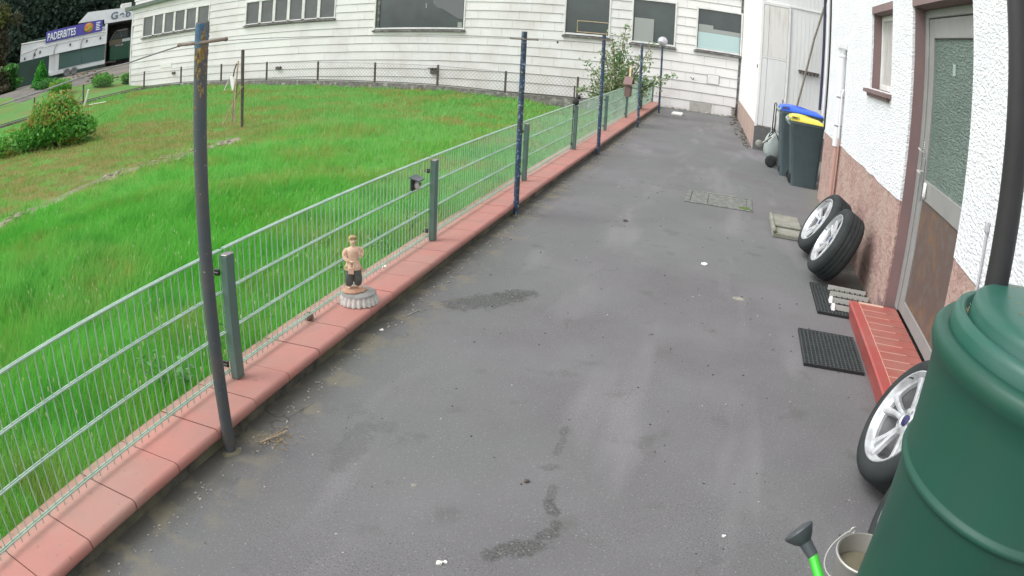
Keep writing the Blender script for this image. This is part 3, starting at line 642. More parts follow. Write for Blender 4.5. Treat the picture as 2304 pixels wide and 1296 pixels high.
def mkhouse():
    t = thing('house', 'white plastered house with a pink plinth, a small deep-set window and a grey door', 'house', (XW, 5, 0))
    wall_cut(XW, XW+.02, -4, YC, PT, 6.5, [(WY0-.002, WY1+.002, WZ0-.002, WZ1+.075), (DY0-.002, DY1+.012, -1, DZ1+.085)]).build('wall', M['plaster'], t)
    # irregular lower edge of the plaster coat
    mb = MB(); n = 220; pts = []
    for k in range(n+1):
        y = -4+(YC+4)*k/n; pts.append((y, PT-.012-.010*math.sin(y*7+2*math.sin(y*3))*random.uniform(.3, 1)))
    for k in range(n):
        (a, za), (b, zb) = pts[k], pts[k+1]
        if b > DY0-.01 and a < DY1+.02: continue
        mb.add([(XW-.001, a, za), (XW-.001, b, zb), (XW-.001, b, PT+.01), (XW-.001, a, PT+.01), (XW+.012, a, za), (XW+.012, b, zb)], [(0, 1, 2, 3), (0, 4, 5, 1)])
    mb.build('plaster_edge', M['plaster'], t)
    wall_cut(XW+.021, XW+.35, -4, YC-.003, -.02, 6.5, [(WY0, WY1, WZ0, WZ1), (DY0, DY1, -1, DZ1)]).build('masonry', M['reveal'], t)
    wall_cut(XW+.006, XW+.0205, -4, YC-.001, -.02, PT-.001, [(DY0, DY1+.012, -1, 3)]).build('plinth', M['plinth'], t)
    MB().box((XW+.352, -4, -.02), (6, YC-.01, 6.5)).build('house_body', M['plaster'], t)
    MB().box((XW+.021, YC-.002, PT), (6, YC+.018, 6.5)).build('end_wall', M['plaster'], t)
    MB().box((XW+.0215, YC-.002, -.02), (6, YC+.010, PT-.001)).build('end_plinth', M['plinth'], t)
    # mauve bands above door and window
    MB().box((XW-.004, DY0, DZ1+.001), (XW+.0208, DY1+.008, DZ1+.083)).build('door_lintel', M['reveal'], t)
    MB().box((XW-.003, WY0, WZ1+.001), (XW+.0208, WY1, WZ1+.072)).build('window_lintel', M['reveal'], t)
    # window
    w = MB()
    xf = 1.452
    for a, b in (((xf, WY0+.002, WZ0+.002), (xf+.05, WY0+.05, WZ1-.002)), ((xf, WY1-.05, WZ0+.002), (xf+.05, WY1-.002, WZ1-.002)), ((xf, WY0+.05, WZ0+.002), (xf+.05, WY1-.05, WZ0+.055)), ((xf, WY0+.05, WZ1-.055), (xf+.05, WY1-.05, WZ1-.002))): w.box(a, b, .004)
    wn_ = w.build('window', M['winframe'], t); sub(wn_)
    MB().box((xf+.02, WY0+.048, WZ0+.05), (xf+.028, WY1-.048, WZ1-.05)).build('pane', mat('lace_pane', (0.55, 0.54, 0.52), .25, spec=.5, var=(0.42, 0.41, 0.40), scale=5, stretch=(1, 2.5, .6)), wn_)
    mb = MB().prism([(XW-.052, WZ0-.052), (XW-.052, WZ0-.020), (xf-.004, WZ0+.001), (xf-.004, WZ0-.045)], 'y', WY0-.07, WY1+.085); mb.build('window_sill', mat('mauve_sill', (0.15, 0.10, 0.10), .7, var=(0.22, 0.15, 0.14), scale=14), t)
    MB().prism([(XW-.025, WZ0-.085), (XW-.030, WZ0-.054), (XW+.02, WZ0-.054), (XW+.02, WZ0-.085)], 'y', WY0, WY1).build('sill_course', mat('mauve_course', (0.20, 0.14, 0.135), .8), t)
    # door
    xd = 1.455; th_ = .15
    fr = MB().box((xd, DY1-.085, th_), (xd+.06, DY1-.001, DZ1-.001), .004).box((xd, DY0+.001, th_), (xd+.06, DY0+.075, DZ1-.001), .004).box((xd, DY0+.075, DZ1-.065), (xd+.06, DY1-.085, DZ1-.001), .004)
    fo = fr.build('door_frame', M['frame_grey'], t)
    MB().box((xd+.055, DY0+.0, th_-.02), (xd+.15, DY1, DZ1)).build('door_back', M['darkopen'], t)
    d0, d1 = DY0+.078, DY1-.090; x1 = xd+.012
    lf = MB()
    lf.box((x1, d1-.115, th_+.012), (x1+.045, d1, DZ1-.070), .004).box((x1, d0, th_+.012), (x1+.045, d0+.09, DZ1-.070), .004)
    lf.box((x1, d0+.09, 2.185), (x1+.045, d1-.115, DZ1-.070), .004).box((x1, d0+.09, 1.015), (x1+.045, d1-.115, 1.155), .004).box((x1, d0+.09, th_+.012), (x1+.045, d1-.115, .262), .004)
    dr = lf.build('door', M['frame_grey'], t); sub(dr)
    MB().box((x1+.018, d0+.085, 1.150), (x1+.026, d1-.110, 2.19)).build('glass_pane', M['ribglass'], dr)
    MB().box((x1+.012, d0+.085, .257), (x1+.030, d1-.110, 1.02)).build('lower_board', M['doorboard'], dr)
    MB().box((x1+.0125, 4.36, 1.93), (x1+.0175, 4.42, 2.01)).build('sticker', mat('faded_sticker', (0.30, 0.38, 0.35), .6), dr)
    mb = MB().box((x1-.012, d1-.10, 1.00), (x1-.0005, d1-.035, 1.30), .004).build('lock_plate', mat('worn_plate', (0.30, 0.32, 0.33), .4, metal=.4), dr)
    MB().tube([(x1-.012, d1-.07, 1.20), (x1-.05, d1-.07, 1.20), (x1-.055, d1-.085, 1.20), (x1-.055, d1-.17, 1.195)], .009, 8).build('door_handle', M['alu'], dr, smooth=True)
    MB().tube([(x1-.012, d1-.07, 1.34), (x1-.04, d1-.07, 1.345), (x1-.045, d1-.02, 1.355)], .007, 7).build('door_knob', M['alu'], dr, smooth=True)
    mb = MB()
    for z in (1.36, 1.375, 1.39, 1.405): mb.box((x1-.003, d1-.03, z), (x1-.0005, d1-.01, z+.006))
    mb.build('key_scratches', M['white'], dr)
    MB().box((x1-.022, d1-.225, 1.035), (x1-.0005, d1-.175, 1.145), .01).build('white_latch', M['white'], dr, smooth=True)
    # step in front of the door
    sx0 = 1.068
    st = MB().prism([(3.36, 0.0), (3.36, .150), (5.02, .150), (5.02, .0)], 'x', sx0+.05, 1.452)
    st = MB().prism([(sx0+.03, -.002), (sx0, .138), (sx0+.010, .148), (1.452, .148), (1.452, -.002)], 'y', 3.36, 5.03)
    so_ = st.build('door_step', M['stepred'], t); sub(so_)
    mb = MB(); k = 0; y = 3.38
    while y < 4.97:
        mb.box((sx0+.075, y, .1482), (1.345 if (y > DY1-.15) else 1.452, min(y+.1175, 5.02), .1525), .001); y += .1235
    mb.build('step_tiles', M['steptile'], so_)
    MB().box((sx0+.074, 3.375, .1475), (1.3445, 5.022, .1521)).build('tile_joints', mat('pale_grout', (0.56, 0.36, 0.28), .9), so_)
    MB().box((XW-.005, DY1+.013, .1), (XW+.0215, DY1+.16, .165), .004).build('plinth_patch', M['reveal'], t)
    # downpipe with its pink lower length
    dx, dy = 1.30, 8.30
    dp = MB().tube([(dx, dy, 1.10), (dx, dy, 1.98)], .036, 14).tube([(dx, dy, .90), (dx, dy, 1.12)], .043, 14).build('downpipe', M['whitepipe'], t, smooth=True); sub(dp)
    MB().lathe([(.037, 1.955), (.046, 1.965), (.046, 1.985), (.036, 1.99), (.040, 2.03), (.052, 2.06)], (dx, dy, 0), 14).box((dx-.055, dy-.055, 2.055), (dx+.055, dy+.055, 2.135), .01).build('hopper', M['whitepipe'], dp, smooth=True)
    MB().tube([(dx+.012, dy, 0.0), (dx+.012, dy, .905)], .036, 14).build('lower_pipe', M['pinkpipe'], dp, smooth=True)
    MB().tube([(dx+.01, dy-.075, 1.0), (dx+.01, dy-.075, 1.52), (dx+.03, dy-.06, 1.58)], .010, 8).build('side_tube', M['whitepipe'], dp, smooth=True)
    MB().tube([(dx+.025, dy-.078, 0.0), (dx+.025, dy-.078, 1.0)], .011, 8).build('lower_side_tube', M['pinkpipe'], dp, smooth=True)
    for z in (1.13, 1.47): MB().lathe([(.0375, z), (.042, z+.002), (.042, z+.016), (.0375, z+.018)], (dx, dy, 0), 14).build('pipe_clamp', M['steel'], dp)
    # black conduit down the corner
    MB().tube([(XW-.012, YC-.05, .95), (XW-.012, YC-.05, 5)], .012, 8).build('corner_conduit', M['black'], t, smooth=True)
    MB().tube([(XW-.012, 3.14, .90), (XW-.012, 3.15, 1.19)], .008, 8).box((XW-.025, 3.135, 1.19), (XW-.002, 3.165, 1.245), .004).build('thin_conduit', mat('grey_conduit', (0.45, 0.44, 0.46), .5), t, smooth=True)
    # thick dark rain pipe ending in the lid of the barrel
    rp = MB().tube([(1.235, 2.62, 1.17), (1.25, 2.72, 1.9), (1.262, 2.80, 2.5), (1.262, 2.83, 6.2)], .058, 20)
    return t
def ribbed_glass():
    m = mat('ribbed_glass', (0.155, 0.215, 0.185), .3, spec=.45, var=(0.125, 0.18, 0.155), scale=2.5); N, L, p = ramp_mat(m)
    g = N.new('ShaderNodeNewGeometry'); mp = N.new('ShaderNodeMapping'); mp.inputs['Scale'].default_value = (1, 1, 4.2); L.new(g.outputs['Position'], mp.inputs[0])
    n = N.new('ShaderNodeTexNoise'); n.inputs['Scale'].default_value = 17; n.inputs['Detail'].default_value = 3; n.inputs['Distortion'].default_value = .6; L.new(mp.outputs[0], n.inputs['Vector'])
    b = N.new('ShaderNodeBump'); b.inputs['Strength'].default_value = 1; b.inputs['Distance'].default_value = .03; L.new(n.outputs['Fac'], b.inputs['Height']); L.new(b.outputs[0], p.inputs['Normal'])
    return m
M['ribglass'] = ribbed_glass()
house = mkhouse()

# ---------------------------------------------------------------- annex: whitewashed wall, sheet metal doors
A0, A1 = Vector((.525, 13.75)), Vector((.198, 22.0)); AD = (A1-A0).normalized()
def mkannex():
    t = thing('annex', 'whitewashed annex with pale sheet metal doors between the house and the factory', 'annex', (.6, 13.75, 0))
    def side(mb, z0, z1, off, y0=0.0, y1=6.32, thick=.2):
        nx = Vector((-AD.y, AD.x)); a = A0+AD*y0-nx*0; b = A0+AD*y1
        # inward normal points to +x
        inn = Vector((AD.y, -AD.x)); a0 = a-inn*off; b0 = b-inn*off; a1 = a+inn*thick; b1 = b+inn*thick
        mb.add([(a0.x, a0.y, z0), (b0.x, b0.y, z0), (b1.x, b1.y, z0), (a1.x, a1.y, z0), (a0.x, a0.y, z1), (b0.x, b0.y, z1), (b1.x, b1.y, z1), (a1.x, a1.y, z1)],
               [(0, 1, 2, 3), (4, 7, 6, 5), (0, 4, 5, 1), (1, 5, 6, 2), (2, 6, 7, 3), (3, 7, 4, 0)])
        return mb
    side(MB(), .505, 5.5, .0, .002).build('long_wall', M['annex'], t)
    side(MB(), -.02, .503, -.008, .002).build('long_wall_base', M['annexbase'], t)
    MB().box((.66, 13.77, -.02), (3.5, 19.9, 5.5)).build('annex_body', M['annexdoor'], t)
    # front: door bay
    Y = 13.75
    MB().box((.528, Y-.02, .455), (.572, Y+.18, 5.5)).build('corner_post', M['annex'], t)
    MB().box((.529, Y-.012, -.02), (1.95, Y+.015, .452)).build('front_base', M['grey_dark'], t)
    MB().box((.63, Y+.012, .455), (3.4, Y+.018, 5.4)).build('front_sheet', M['annexdoor'], t)
    mb = MB()
    for x in np.arange(1.16, 3.3, .08): mb.box((float(x), Y+.007, .46), (float(x)+.072, Y+.0115, 5.3), .002)
    mb.build('ribbed_panel', M['annexdoor'], t)
    d = MB().box((.580, Y-.016, 1.83), (.680, Y+.011, 2.86), .004).box((.686, Y-.016, 1.83), (1.05, Y+.011, 2.86), .004).build('upper_door', M['annexdoor2'], t)
    d2 = MB().box((.580, Y-.016, .475), (.680, Y+.011, 1.79), .004).box((.686, Y-.016, .475), (1.05, Y+.011, 1.79), .004).build('lower_door', M['annexdoor'], t); sub(d2)
    MB().box((1.02, Y-.03, .98), (1.034, Y-.0165, 1.05), .003).build('latch', M['steel'], d2)
    MB().box((.574, Y-.022, 2.864), (1.085, Y+.010, 2.925), .004).box((.574, Y-.020, 1.793), (1.06, Y+.011, 1.827), .003).box((1.055, Y-.026, .46), (1.098, Y+.010, 2.862), .004).build('door_trim', M['white'], t)
    MB().box((1.10, Y-.012, 2.90), (3.3, Y+.0025, 2.93)).build('cross_strip', M['white'], t)
    # grey toothed rail
    mb = MB().box((1.29, Y-.06, 1.655), (1.70, Y-.005, 1.69))
    for x in np.arange(1.30, 1.68, .07): mb.tube([(float(x)+.02, Y-.05, 1.655), (float(x)+.02, Y-.05, 1.615)], .02, 8)
    mb.build('hook_rail', M['wood_dark'], t)
    MB().tube([(1.735, 13.5, 1.0), (1.735, 13.5, 4.0)], .028, 10).build('black_stack_pipe', mat('navy_pipe', (0.03, 0.03, 0.07), .5), t, smooth=True)
    MB().tube([(1.60, 11.9, 1.0), (1.60, 11.9, 4.2)], .030, 12).build('white_stack_pipe', M['whitepipe'], t, smooth=True)
    mb = MB().box((.497, 13.98, 1.57), (.523, 14.05, 1.64), .004); mb.build('wall_knob', M['wood_dark'], t)
mkannex()
o = MB().tube([(1.81, 13.60, 3.32), (1.55, 13.60, 2.34), (1.295, 13.60, .96), (1.18, 13.55, .0)], .020, 8).build('leaning_pole', M['wood_grey'], smooth=True)
tag(o, 'long grey wooden pole leaning across the ribbed annex wall behind the bins', 'pole')
# rubble and weeds at the foot of the annex
mb = MB()
for k in range(120):
    s = random.uniform(0, 7.5); p = A0+AD*s; q = abs(random.gauss(0, .10)); r_ = random.uniform(.01, .035)
    mb.ell((p.x-.02-q, p.y, r_*.3), (r_, r_*1.3, r_*.6), 6, 4, .3)
stuff(mb.build('wall_foot_rubble', M['dark_concrete'], recalc=False), 'crumbled dark rubble along the foot of the whitewashed annex', 'rubble')

# ---------------------------------------------------------------- factory hall with slab cladding
FY = 20.05; Z0, SP = .285, .262
WIN = [(-20.93, -17.28, 2.34, 3.17, 6), (-15.47, -11.89, 2.22, 3.04, 6), (-10.41, -7.57, 1.78, 2.95, 1), (-4.60, -3.40, 1.79, 3.05, 1), (-2.74, -1.60, 1.73, 2.99, 1), (-.97, .215, 1.76, 2.95, 1)]
def mkfactory():
    t = thing('factory_hall', 'long pale factory hall clad in fibre-cement slabs with a row of dark windows', 'factory', (-10.5, FY, 0))
    MB().box((-21.60, FY+.030, -.3), (.75, FY+.5, 4.6)).build('wall', M['batten'], t)
    zs = [-.02] + [Z0+SP*k for k in range(0, 17)]
    mb = MB()
    for r in range(len(zs)-1):
        za, zb = zs[r], zs[r+1]
        off = (.30 if r % 2 else 0)+.07*math.sin(r*1.7)
        x = -21.64 - off
        while x < .75:
            x0, x1 = max(x, -21.64), min(x+.604, .745)
            x += .6085 if x > -12 else 1.2125
            if x-x1 > .3 and x1 < .7: x1 = min(x-.0045, .745)
            if x1-x0 < .02: continue
            pcs = [(x0, x1, za+.005, zb-.005)]
            for (w0, w1, wz0, wz1, n) in WIN:
                L0, L1, B0, B1 = w0-.047, w1+.047, wz0-.077, wz1+.047; ns = []
                for a, b, c_, d_ in pcs:
                    if b <= L0 or a >= L1 or d_ <= B0 or c_ >= B1: ns.append((a, b, c_, d_)); continue
                    if a < L0: ns.append((a, L0, c_, d_))
                    if b > L1: ns.append((L1, b, c_, d_))
                    a2, b2 = max(a, L0), min(b, L1)
                    if c_ < B0: ns.append((a2, b2, c_, B0))
                    if d_ > B1: ns.append((a2, b2, B1, d_))
                pcs = ns
            jz = random.gauss(0, .0015); lip = .013+random.uniform(0, .006)
            for a, b, c_, d_ in pcs:
                if b-a < .01 or d_-c_ < .01: continue
                yl, yu = FY-.008-lip, FY-.005; c, d = c_+jz, d_
                mb.add([(a, yl, c), (b, yl, c), (b, FY+.010, c), (a, FY+.010, c), (a, yu, d), (b, yu, d), (b, FY+.010, d), (a, FY+.010, d)],
                       [(0, 3, 2, 1), (4, 5, 6, 7), (0, 1, 5, 4), (1, 2, 6, 5), (2, 3, 7, 6), (3, 0, 4, 7)])
    mb.build('slab_cladding', M['cladding'], t, merge=False)
    # bare slab patch low on the right, small square hatch
    MB().box((-1.06, FY-.030, .012), (-.46, FY-.021, .27), .002).build('grey_patch', mat('weathered_slab', (0.44, 0.43, 0.40), .9, var=(.36, .36, .33), scale=4), t)
    MB().box((-.62, FY-.036, .84), (-.31, FY-.0305, 1.09), .003).build('white_hatch', M['white'], t)
    MB().box((-.635, FY-.030, .825), (-.295, FY-.018, 1.105), .002).build('hatch_frame', M['frame_grey'], t)
    MB().box((-19.76, FY-.03, .965), (-19.13, FY-.018, 1.15), .002).build('notice', M['white'], t)
    for m_ in (MB().box((-19.05, FY-.09, .66), (-18.90, FY-.01, .76), .01), MB().box((-14.05, FY-.10, .56), (-13.85, FY-.01, .66), .01), MB().box((-8.50, FY-.10, .40), (-8.28, FY-.01, .56), .01), MB().box((-8.55, FY-.16, .565), (-8.30, FY-.01, .585)), MB().tube([(-1.0, FY-.03, .93), (-1.0, FY-.16, .88), (-1.08, FY-.2, .95)], .012, 6)):
        m_.build('wall_fitting', M['wood_dark'], t)
    MB().box((-21.68, FY-.035, .45), (-21.63, FY+.5, 3.75)).build('corner_trim', M['white'], t)
    MB().prism([(.20, -.02), (.20, 4.6), (.26, 4.6), (.26, -.02)], 'y', FY-.03, FY-.012).build('end_trim', M['sill'], t)
    # sloping eave at the far left, flat overhang elsewhere
    e = [(-22.1, 3.62), (-18.5, 3.70), (-14.6, 3.86), (-14.6, 4.02), (-18.5, 3.86), (-22.1, 3.78)]
    MB().prism(e, 'y', FY-.16, FY+.6).build('eave', M['roofedge'], t)
    MB().prism([(-3.3, 3.27), (.75, 3.46), (.75, 3.52), (-3.3, 3.33)], 'y', FY-.06, FY-.028).build('gutter', M['frame_grey'], t)
    MB().box((-22.0, FY+.1, 4.6), (.75, FY+14, 4.75)).build('roof', M['roofedge'], t)
    MB().box((-21.6, FY+.5, -.3), (-21.4, FY+14, 4.6)).build('gable_wall', M['cladding'], t)
    for i, (a, b, c, d, n) in enumerate(WIN):
        f = MB(); fy = FY-.035
        bw = .045
        for p, q in (((a-bw, fy, c-.01), (a, FY+.04, d+bw)), ((b, fy, c-.01), (b+bw, FY+.04, d+bw)), ((a, fy, d), (b, FY+.04, d+bw))): f.box(p, q, .004)
        if n > 1:
            st = (b-a)/n
            for k in range(1, n): f.box((a+st*k-.055, fy+.012, c), (a+st*k+.055, FY+.03, d), .004)
            f.box((a, fy+.012, c), (b, FY+.03, c+.035), .003)
        else: f.box((a, fy+.014, c), (b, FY+.03, c+.05), .004)
        w = f.build('window', M['winframe'], t); sub(w)
        MB().box((a-.01, FY+.012, c-.005), (b+.01, FY+.022, d+.01)).build('pane', M['panegrey'] if n > 1 else M['pane'], w)
        MB().prism([(fy-.055, c-.075), (fy-.055, c-.045), (FY+.01, c-.012), (FY+.01, c-.075)], 'x', a-.075, b+.075).build('window_sill', M['sill'], w)
        if i == 2:
            MB().prism([(-8.55, 2.95), (-7.6, 2.95), (-7.6, 2.10), (-7.75, 2.12), (-8.25, 2.42), (-8.42, 2.46), (-8.55, 2.6)], 'y', FY+.004, FY+.0115).build('reflected_patch', mat('grey_reflection', (.16, .165, .175), .9), w)  # lighter reflection in the glass, built as a flat grey shape
            [MB().box(p_, q_, .002).build('paper', M['paper_reflect'], w) for p_, q_ in (((-9.02, FY+.002, 2.78), (-8.86, FY+.0115, 2.93)), ((-8.78, FY+.002, 2.44), (-8.75, FY+.0115, 2.60)), ((-7.75, FY+.002, 1.84), (-7.62, FY+.0115, 2.0)))]
            MB().box((-10.36, fy+.02, 1.84), (-10.28, FY+.0118, 2.95)).build('inner_jamb', M['sill'], w)
        if i == 3:
            mb = MB().box((-4.28, FY-.002, 2.20), (-3.42, FY+.0115, 2.225)).box((-4.28, FY-.002, 1.875), (-3.42, FY+.0115, 1.90)).box((-4.28, FY-.002, 1.90), (-4.26, FY+.0115, 2.20)); mb.build('inner_rack', M['wood_tan'], w)
        if i == 4: MB().box((-2.70, FY-.002, 1.785), (-2.17, FY+.0115, 2.46)).build('pale_reflection', M['paper_reflect'], w)  # reflection on the left of the glass, painted as a pale panel
        if i == 5:
            MB().box((-.95, FY+.002, 1.815), (.20, FY+.0115, 2.28)).build('turquoise_reflection', M['reflect_tint'], w)  # turquoise reflection across the lower glass, built as a coloured sheet
            MB().box((-.95, FY+.003, 2.285), (-.55, FY+.0112, 2.50)).box((-.55, FY+.003, 2.285), (.20, FY+.0112, 2.40)).build('inner_boxes', M['paper_reflect'], w)
    # yellow strips glimpsed above two windows
    MB().box((-7.62, FY-.045, 2.96), (-6.3, FY-.037, 3.03)).build('yellow_strip', mat('yellow_band', (.7, .62, .05), .6), t)
    MB().box((-2.70, FY-.045, 3.035), (-2.45, FY-.037, 3.07)).build('yellow_strip', M['binyellow'], t)
mkfactory()
# loose block and rubble at its foot
o = MB().box((-1.38, 18.05, 0), (-1.12, 18.5, .055), .012).build('broken_block', M['pale']); tag(o, 'pale broken block lying before the factory wall near the globe-topped pole', 'block')
mb = MB()
for k in range(60): x = random.uniform(-1.7, .2); r_ = random.uniform(.015, .05); mb.ell((x, FY-.06-random.uniform(0, .15), r_*.3), (r_*1.4, r_, r_*.8), 6, 4, .3)
stuff(mb.build('mortar_rubble', M['stone'], recalc=False), 'bits of mortar fallen along the factory wall at the end of the yard', 'rubble')
MBx = MB()
for k in range(26): z = random.uniform(0, .28); MBx.box((.13+random.uniform(-.06, .03), FY-.12-random.uniform(0, .05), z), (.17+random.uniform(0, .05), FY-.03, z+.02))
o = MBx.build('stacked_shards', M['stone']); tag(o, 'ragged little stack of slab shards in the corner between factory and annex', 'shards')

# ---------------------------------------------------------------- chain-link fence on its low wall before the factory
def mkchain():
    t = thing('chain_link_fence', 'rusty chain-link fence on dark posts between the meadow and the factory', 'chain-link fence', (-11, 19.3, 0))
    Yc = 19.30
    pts = [(-4.01-1.985*k, Yc) for k in range(8)]            # along the factory
    turn = [(-19.25, 18.6), (-19.25, 15.4), (-19.2, 13.0), (-19.9, 10.5)]
    pts2 = [(-2.25, Yc)] + pts + turn
    zf = lambda x, y: float(gz(x, y))
    def lowz(x, y): return float(np.interp(-x, [4.7, 6.45, 8, 9.9, 11.9, 13.9, 16.5, 19], [.043, .048, .138, .18, .235, .29, .34, .40])) if y > 19 else zf(x, y)+.10
    dia = MB(); wires = MB(); foot = MB()
    for i, ((xa, ya), (xb, yb)) in enumerate(zip(pts2[:-1], pts2[1:])):
        L_ = math.hypot(xb-xa, yb-ya)
        lo_a, lo_b = lowz(xa, ya), lowz(xb, yb); H_ = .54
        step = .11
        for s in (1, -1):
            k = -H_
            while k < L_:
                a, b = max(0, k), min(L_, k+H_)
                if b-a > .02:
                    ua, ub = a/L_, b/L_; ha, hb = (a-k), (b-k)
                    if s < 0: ha, hb = H_-ha, H_-hb
                    rr_ = .0030 if i < 6 else .0016
                    dia.tube([(xa+(xb-xa)*ua, ya+(yb-ya)*ua, lo_a+(lo_b-lo_a)*ua+ha), (xa+(xb-xa)*ub, ya+(yb-ya)*ub, lo_a+(lo_b-lo_a)*ub+hb)], rr_, 3, False)
                k += step
        wires.tube([(xa, ya-.01, lo_a+.55), (xb, yb-.01, lo_b+.55)], .0045, 5)
        wires.tube([(xa, ya-.01, lo_a), (xb, yb-.01, lo_b)], .014, 6)
        dx, dy = (xb-xa)/L_, (yb-ya)/L_; nx, ny = -dy*.07, dx*.07
        top_a, top_b = lo_a-.03, lo_b-.03; ba, bb = zf(xa, ya)-.3, zf(xb, yb)-.3
        foot.add([(xa-nx, ya-ny, ba), (xb-nx, yb-ny, bb), (xb+nx, yb+ny, bb), (xa+nx, ya+ny, ba), (xa-nx, ya-ny, top_a), (xb-nx, yb-ny, top_b), (xb+nx, yb+ny, top_b), (xa+nx, ya+ny, top_a)],
                 [(0, 3, 2, 1), (4, 5, 6, 7), (0, 1, 5, 4), (1, 2, 6, 5), (2, 3, 7, 6), (3, 0, 4, 7)])
    wm = mat('fence_wire_grey', (0.27, 0.26, 0.25), .6, var=(0.20, 0.18, 0.17), scale=5)
    dia.build('wire_mesh', wm, t, recalc=False); wires.build('tension_wires', mat('dark_rail', (0.10, 0.095, 0.09), .7), t, recalc=False)
    foot.build('wall_foot', mat('lichened_footing', (0.24, 0.225, 0.215), .95, var=(0.12, 0.11, 0.105), scale=9, var2=(.36, .35, .33), scale2=5, contrast2=(.55, .65), bump=.8, bscale=20, bdist=.02), t)
    for (x, y) in pts2[1:]:
        z = lowz(x, y)
        MB().box((x-.026, y-.026, z-.35), (x+.026, y+.022, z+.58), .004).build('fence_post', M['wood_dark'], t)
mkchain()
# ---------------------------------------------------------------- rain barrel and the pipe that feeds it
BX, BY = .94, 1.45
def mkbarrel():
    t = thing('rain_barrel', 'big dark green rain barrel with a grooved lid in the right foreground', 'rain barrel', (BX, BY, 0))
    prof = [(.30, .0), (.335, .01), (.345, .04), (.366, .30), (.368, .32), (.372, .33), (.374, .36), (.368, .375), (.372, .50), (.378, .893), (.380, .899), (.3885, .904), (.3905, .912), (.3885, .920), (.380, .925), (.379, .93), (.378, 1.12), (.380, 1.165), (.388, 1.18), (.394, 1.20), (.392, 1.222), (.380, 1.235), (.360, 1.238), (.345, 1.228)]
    MB().lathe(prof, (BX, BY, 0), 96).build('body', M['barrel'], t, smooth=True, auto=60)
    lp = [(.352, 1.232), (.350, 1.262), (.342, 1.276), (.329, 1.282), (.318, 1.278), (.311, 1.264), (.307, 1.261), (.303, 1.268), (.300, 1.296), (.294, 1.310), (.284, 1.316), (.24, 1.322), (.12, 1.330), (0, 1.332)]
    lid = MB().lathe(lp, (BX, BY, 0), 96).build('lid', M['lid'], t, smooth=True, auto=60)
    mb = MB()
    for k in range(330):      # dry grass and needles lying in the groove and on the lid
        if k < 190:
            a = random.uniform(0, 2*math.pi); r = .308+random.gauss(0, .004); z = 1.2655+random.uniform(0, .004); d = a+math.pi/2+random.gauss(0, .25); L_ = random.uniform(.006, .022)
        else:
            a = random.uniform(0, 2*math.pi); r = .28*math.sqrt(random.random()); z = 1.3235+(.28-r)*.022; d = random.uniform(-.6, .9); L_ = random.uniform(.008, .05)
            if r > .24 or random.random() < .35: continue
        x, y = BX+r*math.cos(a), BY+r*math.sin(a)
        mb.tube([(x-math.cos(d)*L_/2, y-math.sin(d)*L_/2, z), (x+math.cos(d)*L_/2, y+math.sin(d)*L_/2, z+.001)], random.uniform(.0006, .0013), 4, False)
    s = mb.build('dry_needles', M['debris'], t, recalc=False); s['kind'] = 'stuff'
mkbarrel()
px_, py_ = .790, 1.706
o = MB().tube([(px_, py_, 1.284), (px_, py_, 2.2), (px_, py_, 3.2), (px_, py_, 5.2), (px_+.08, py_+.05, 5.4), (1.32, 2.1, 5.8)], .0378, 28).build('rain_pipe', M['darkpipe'], smooth=True)
tag(o, 'near-black rain pipe coming down onto the green barrel lid', 'rain pipe')

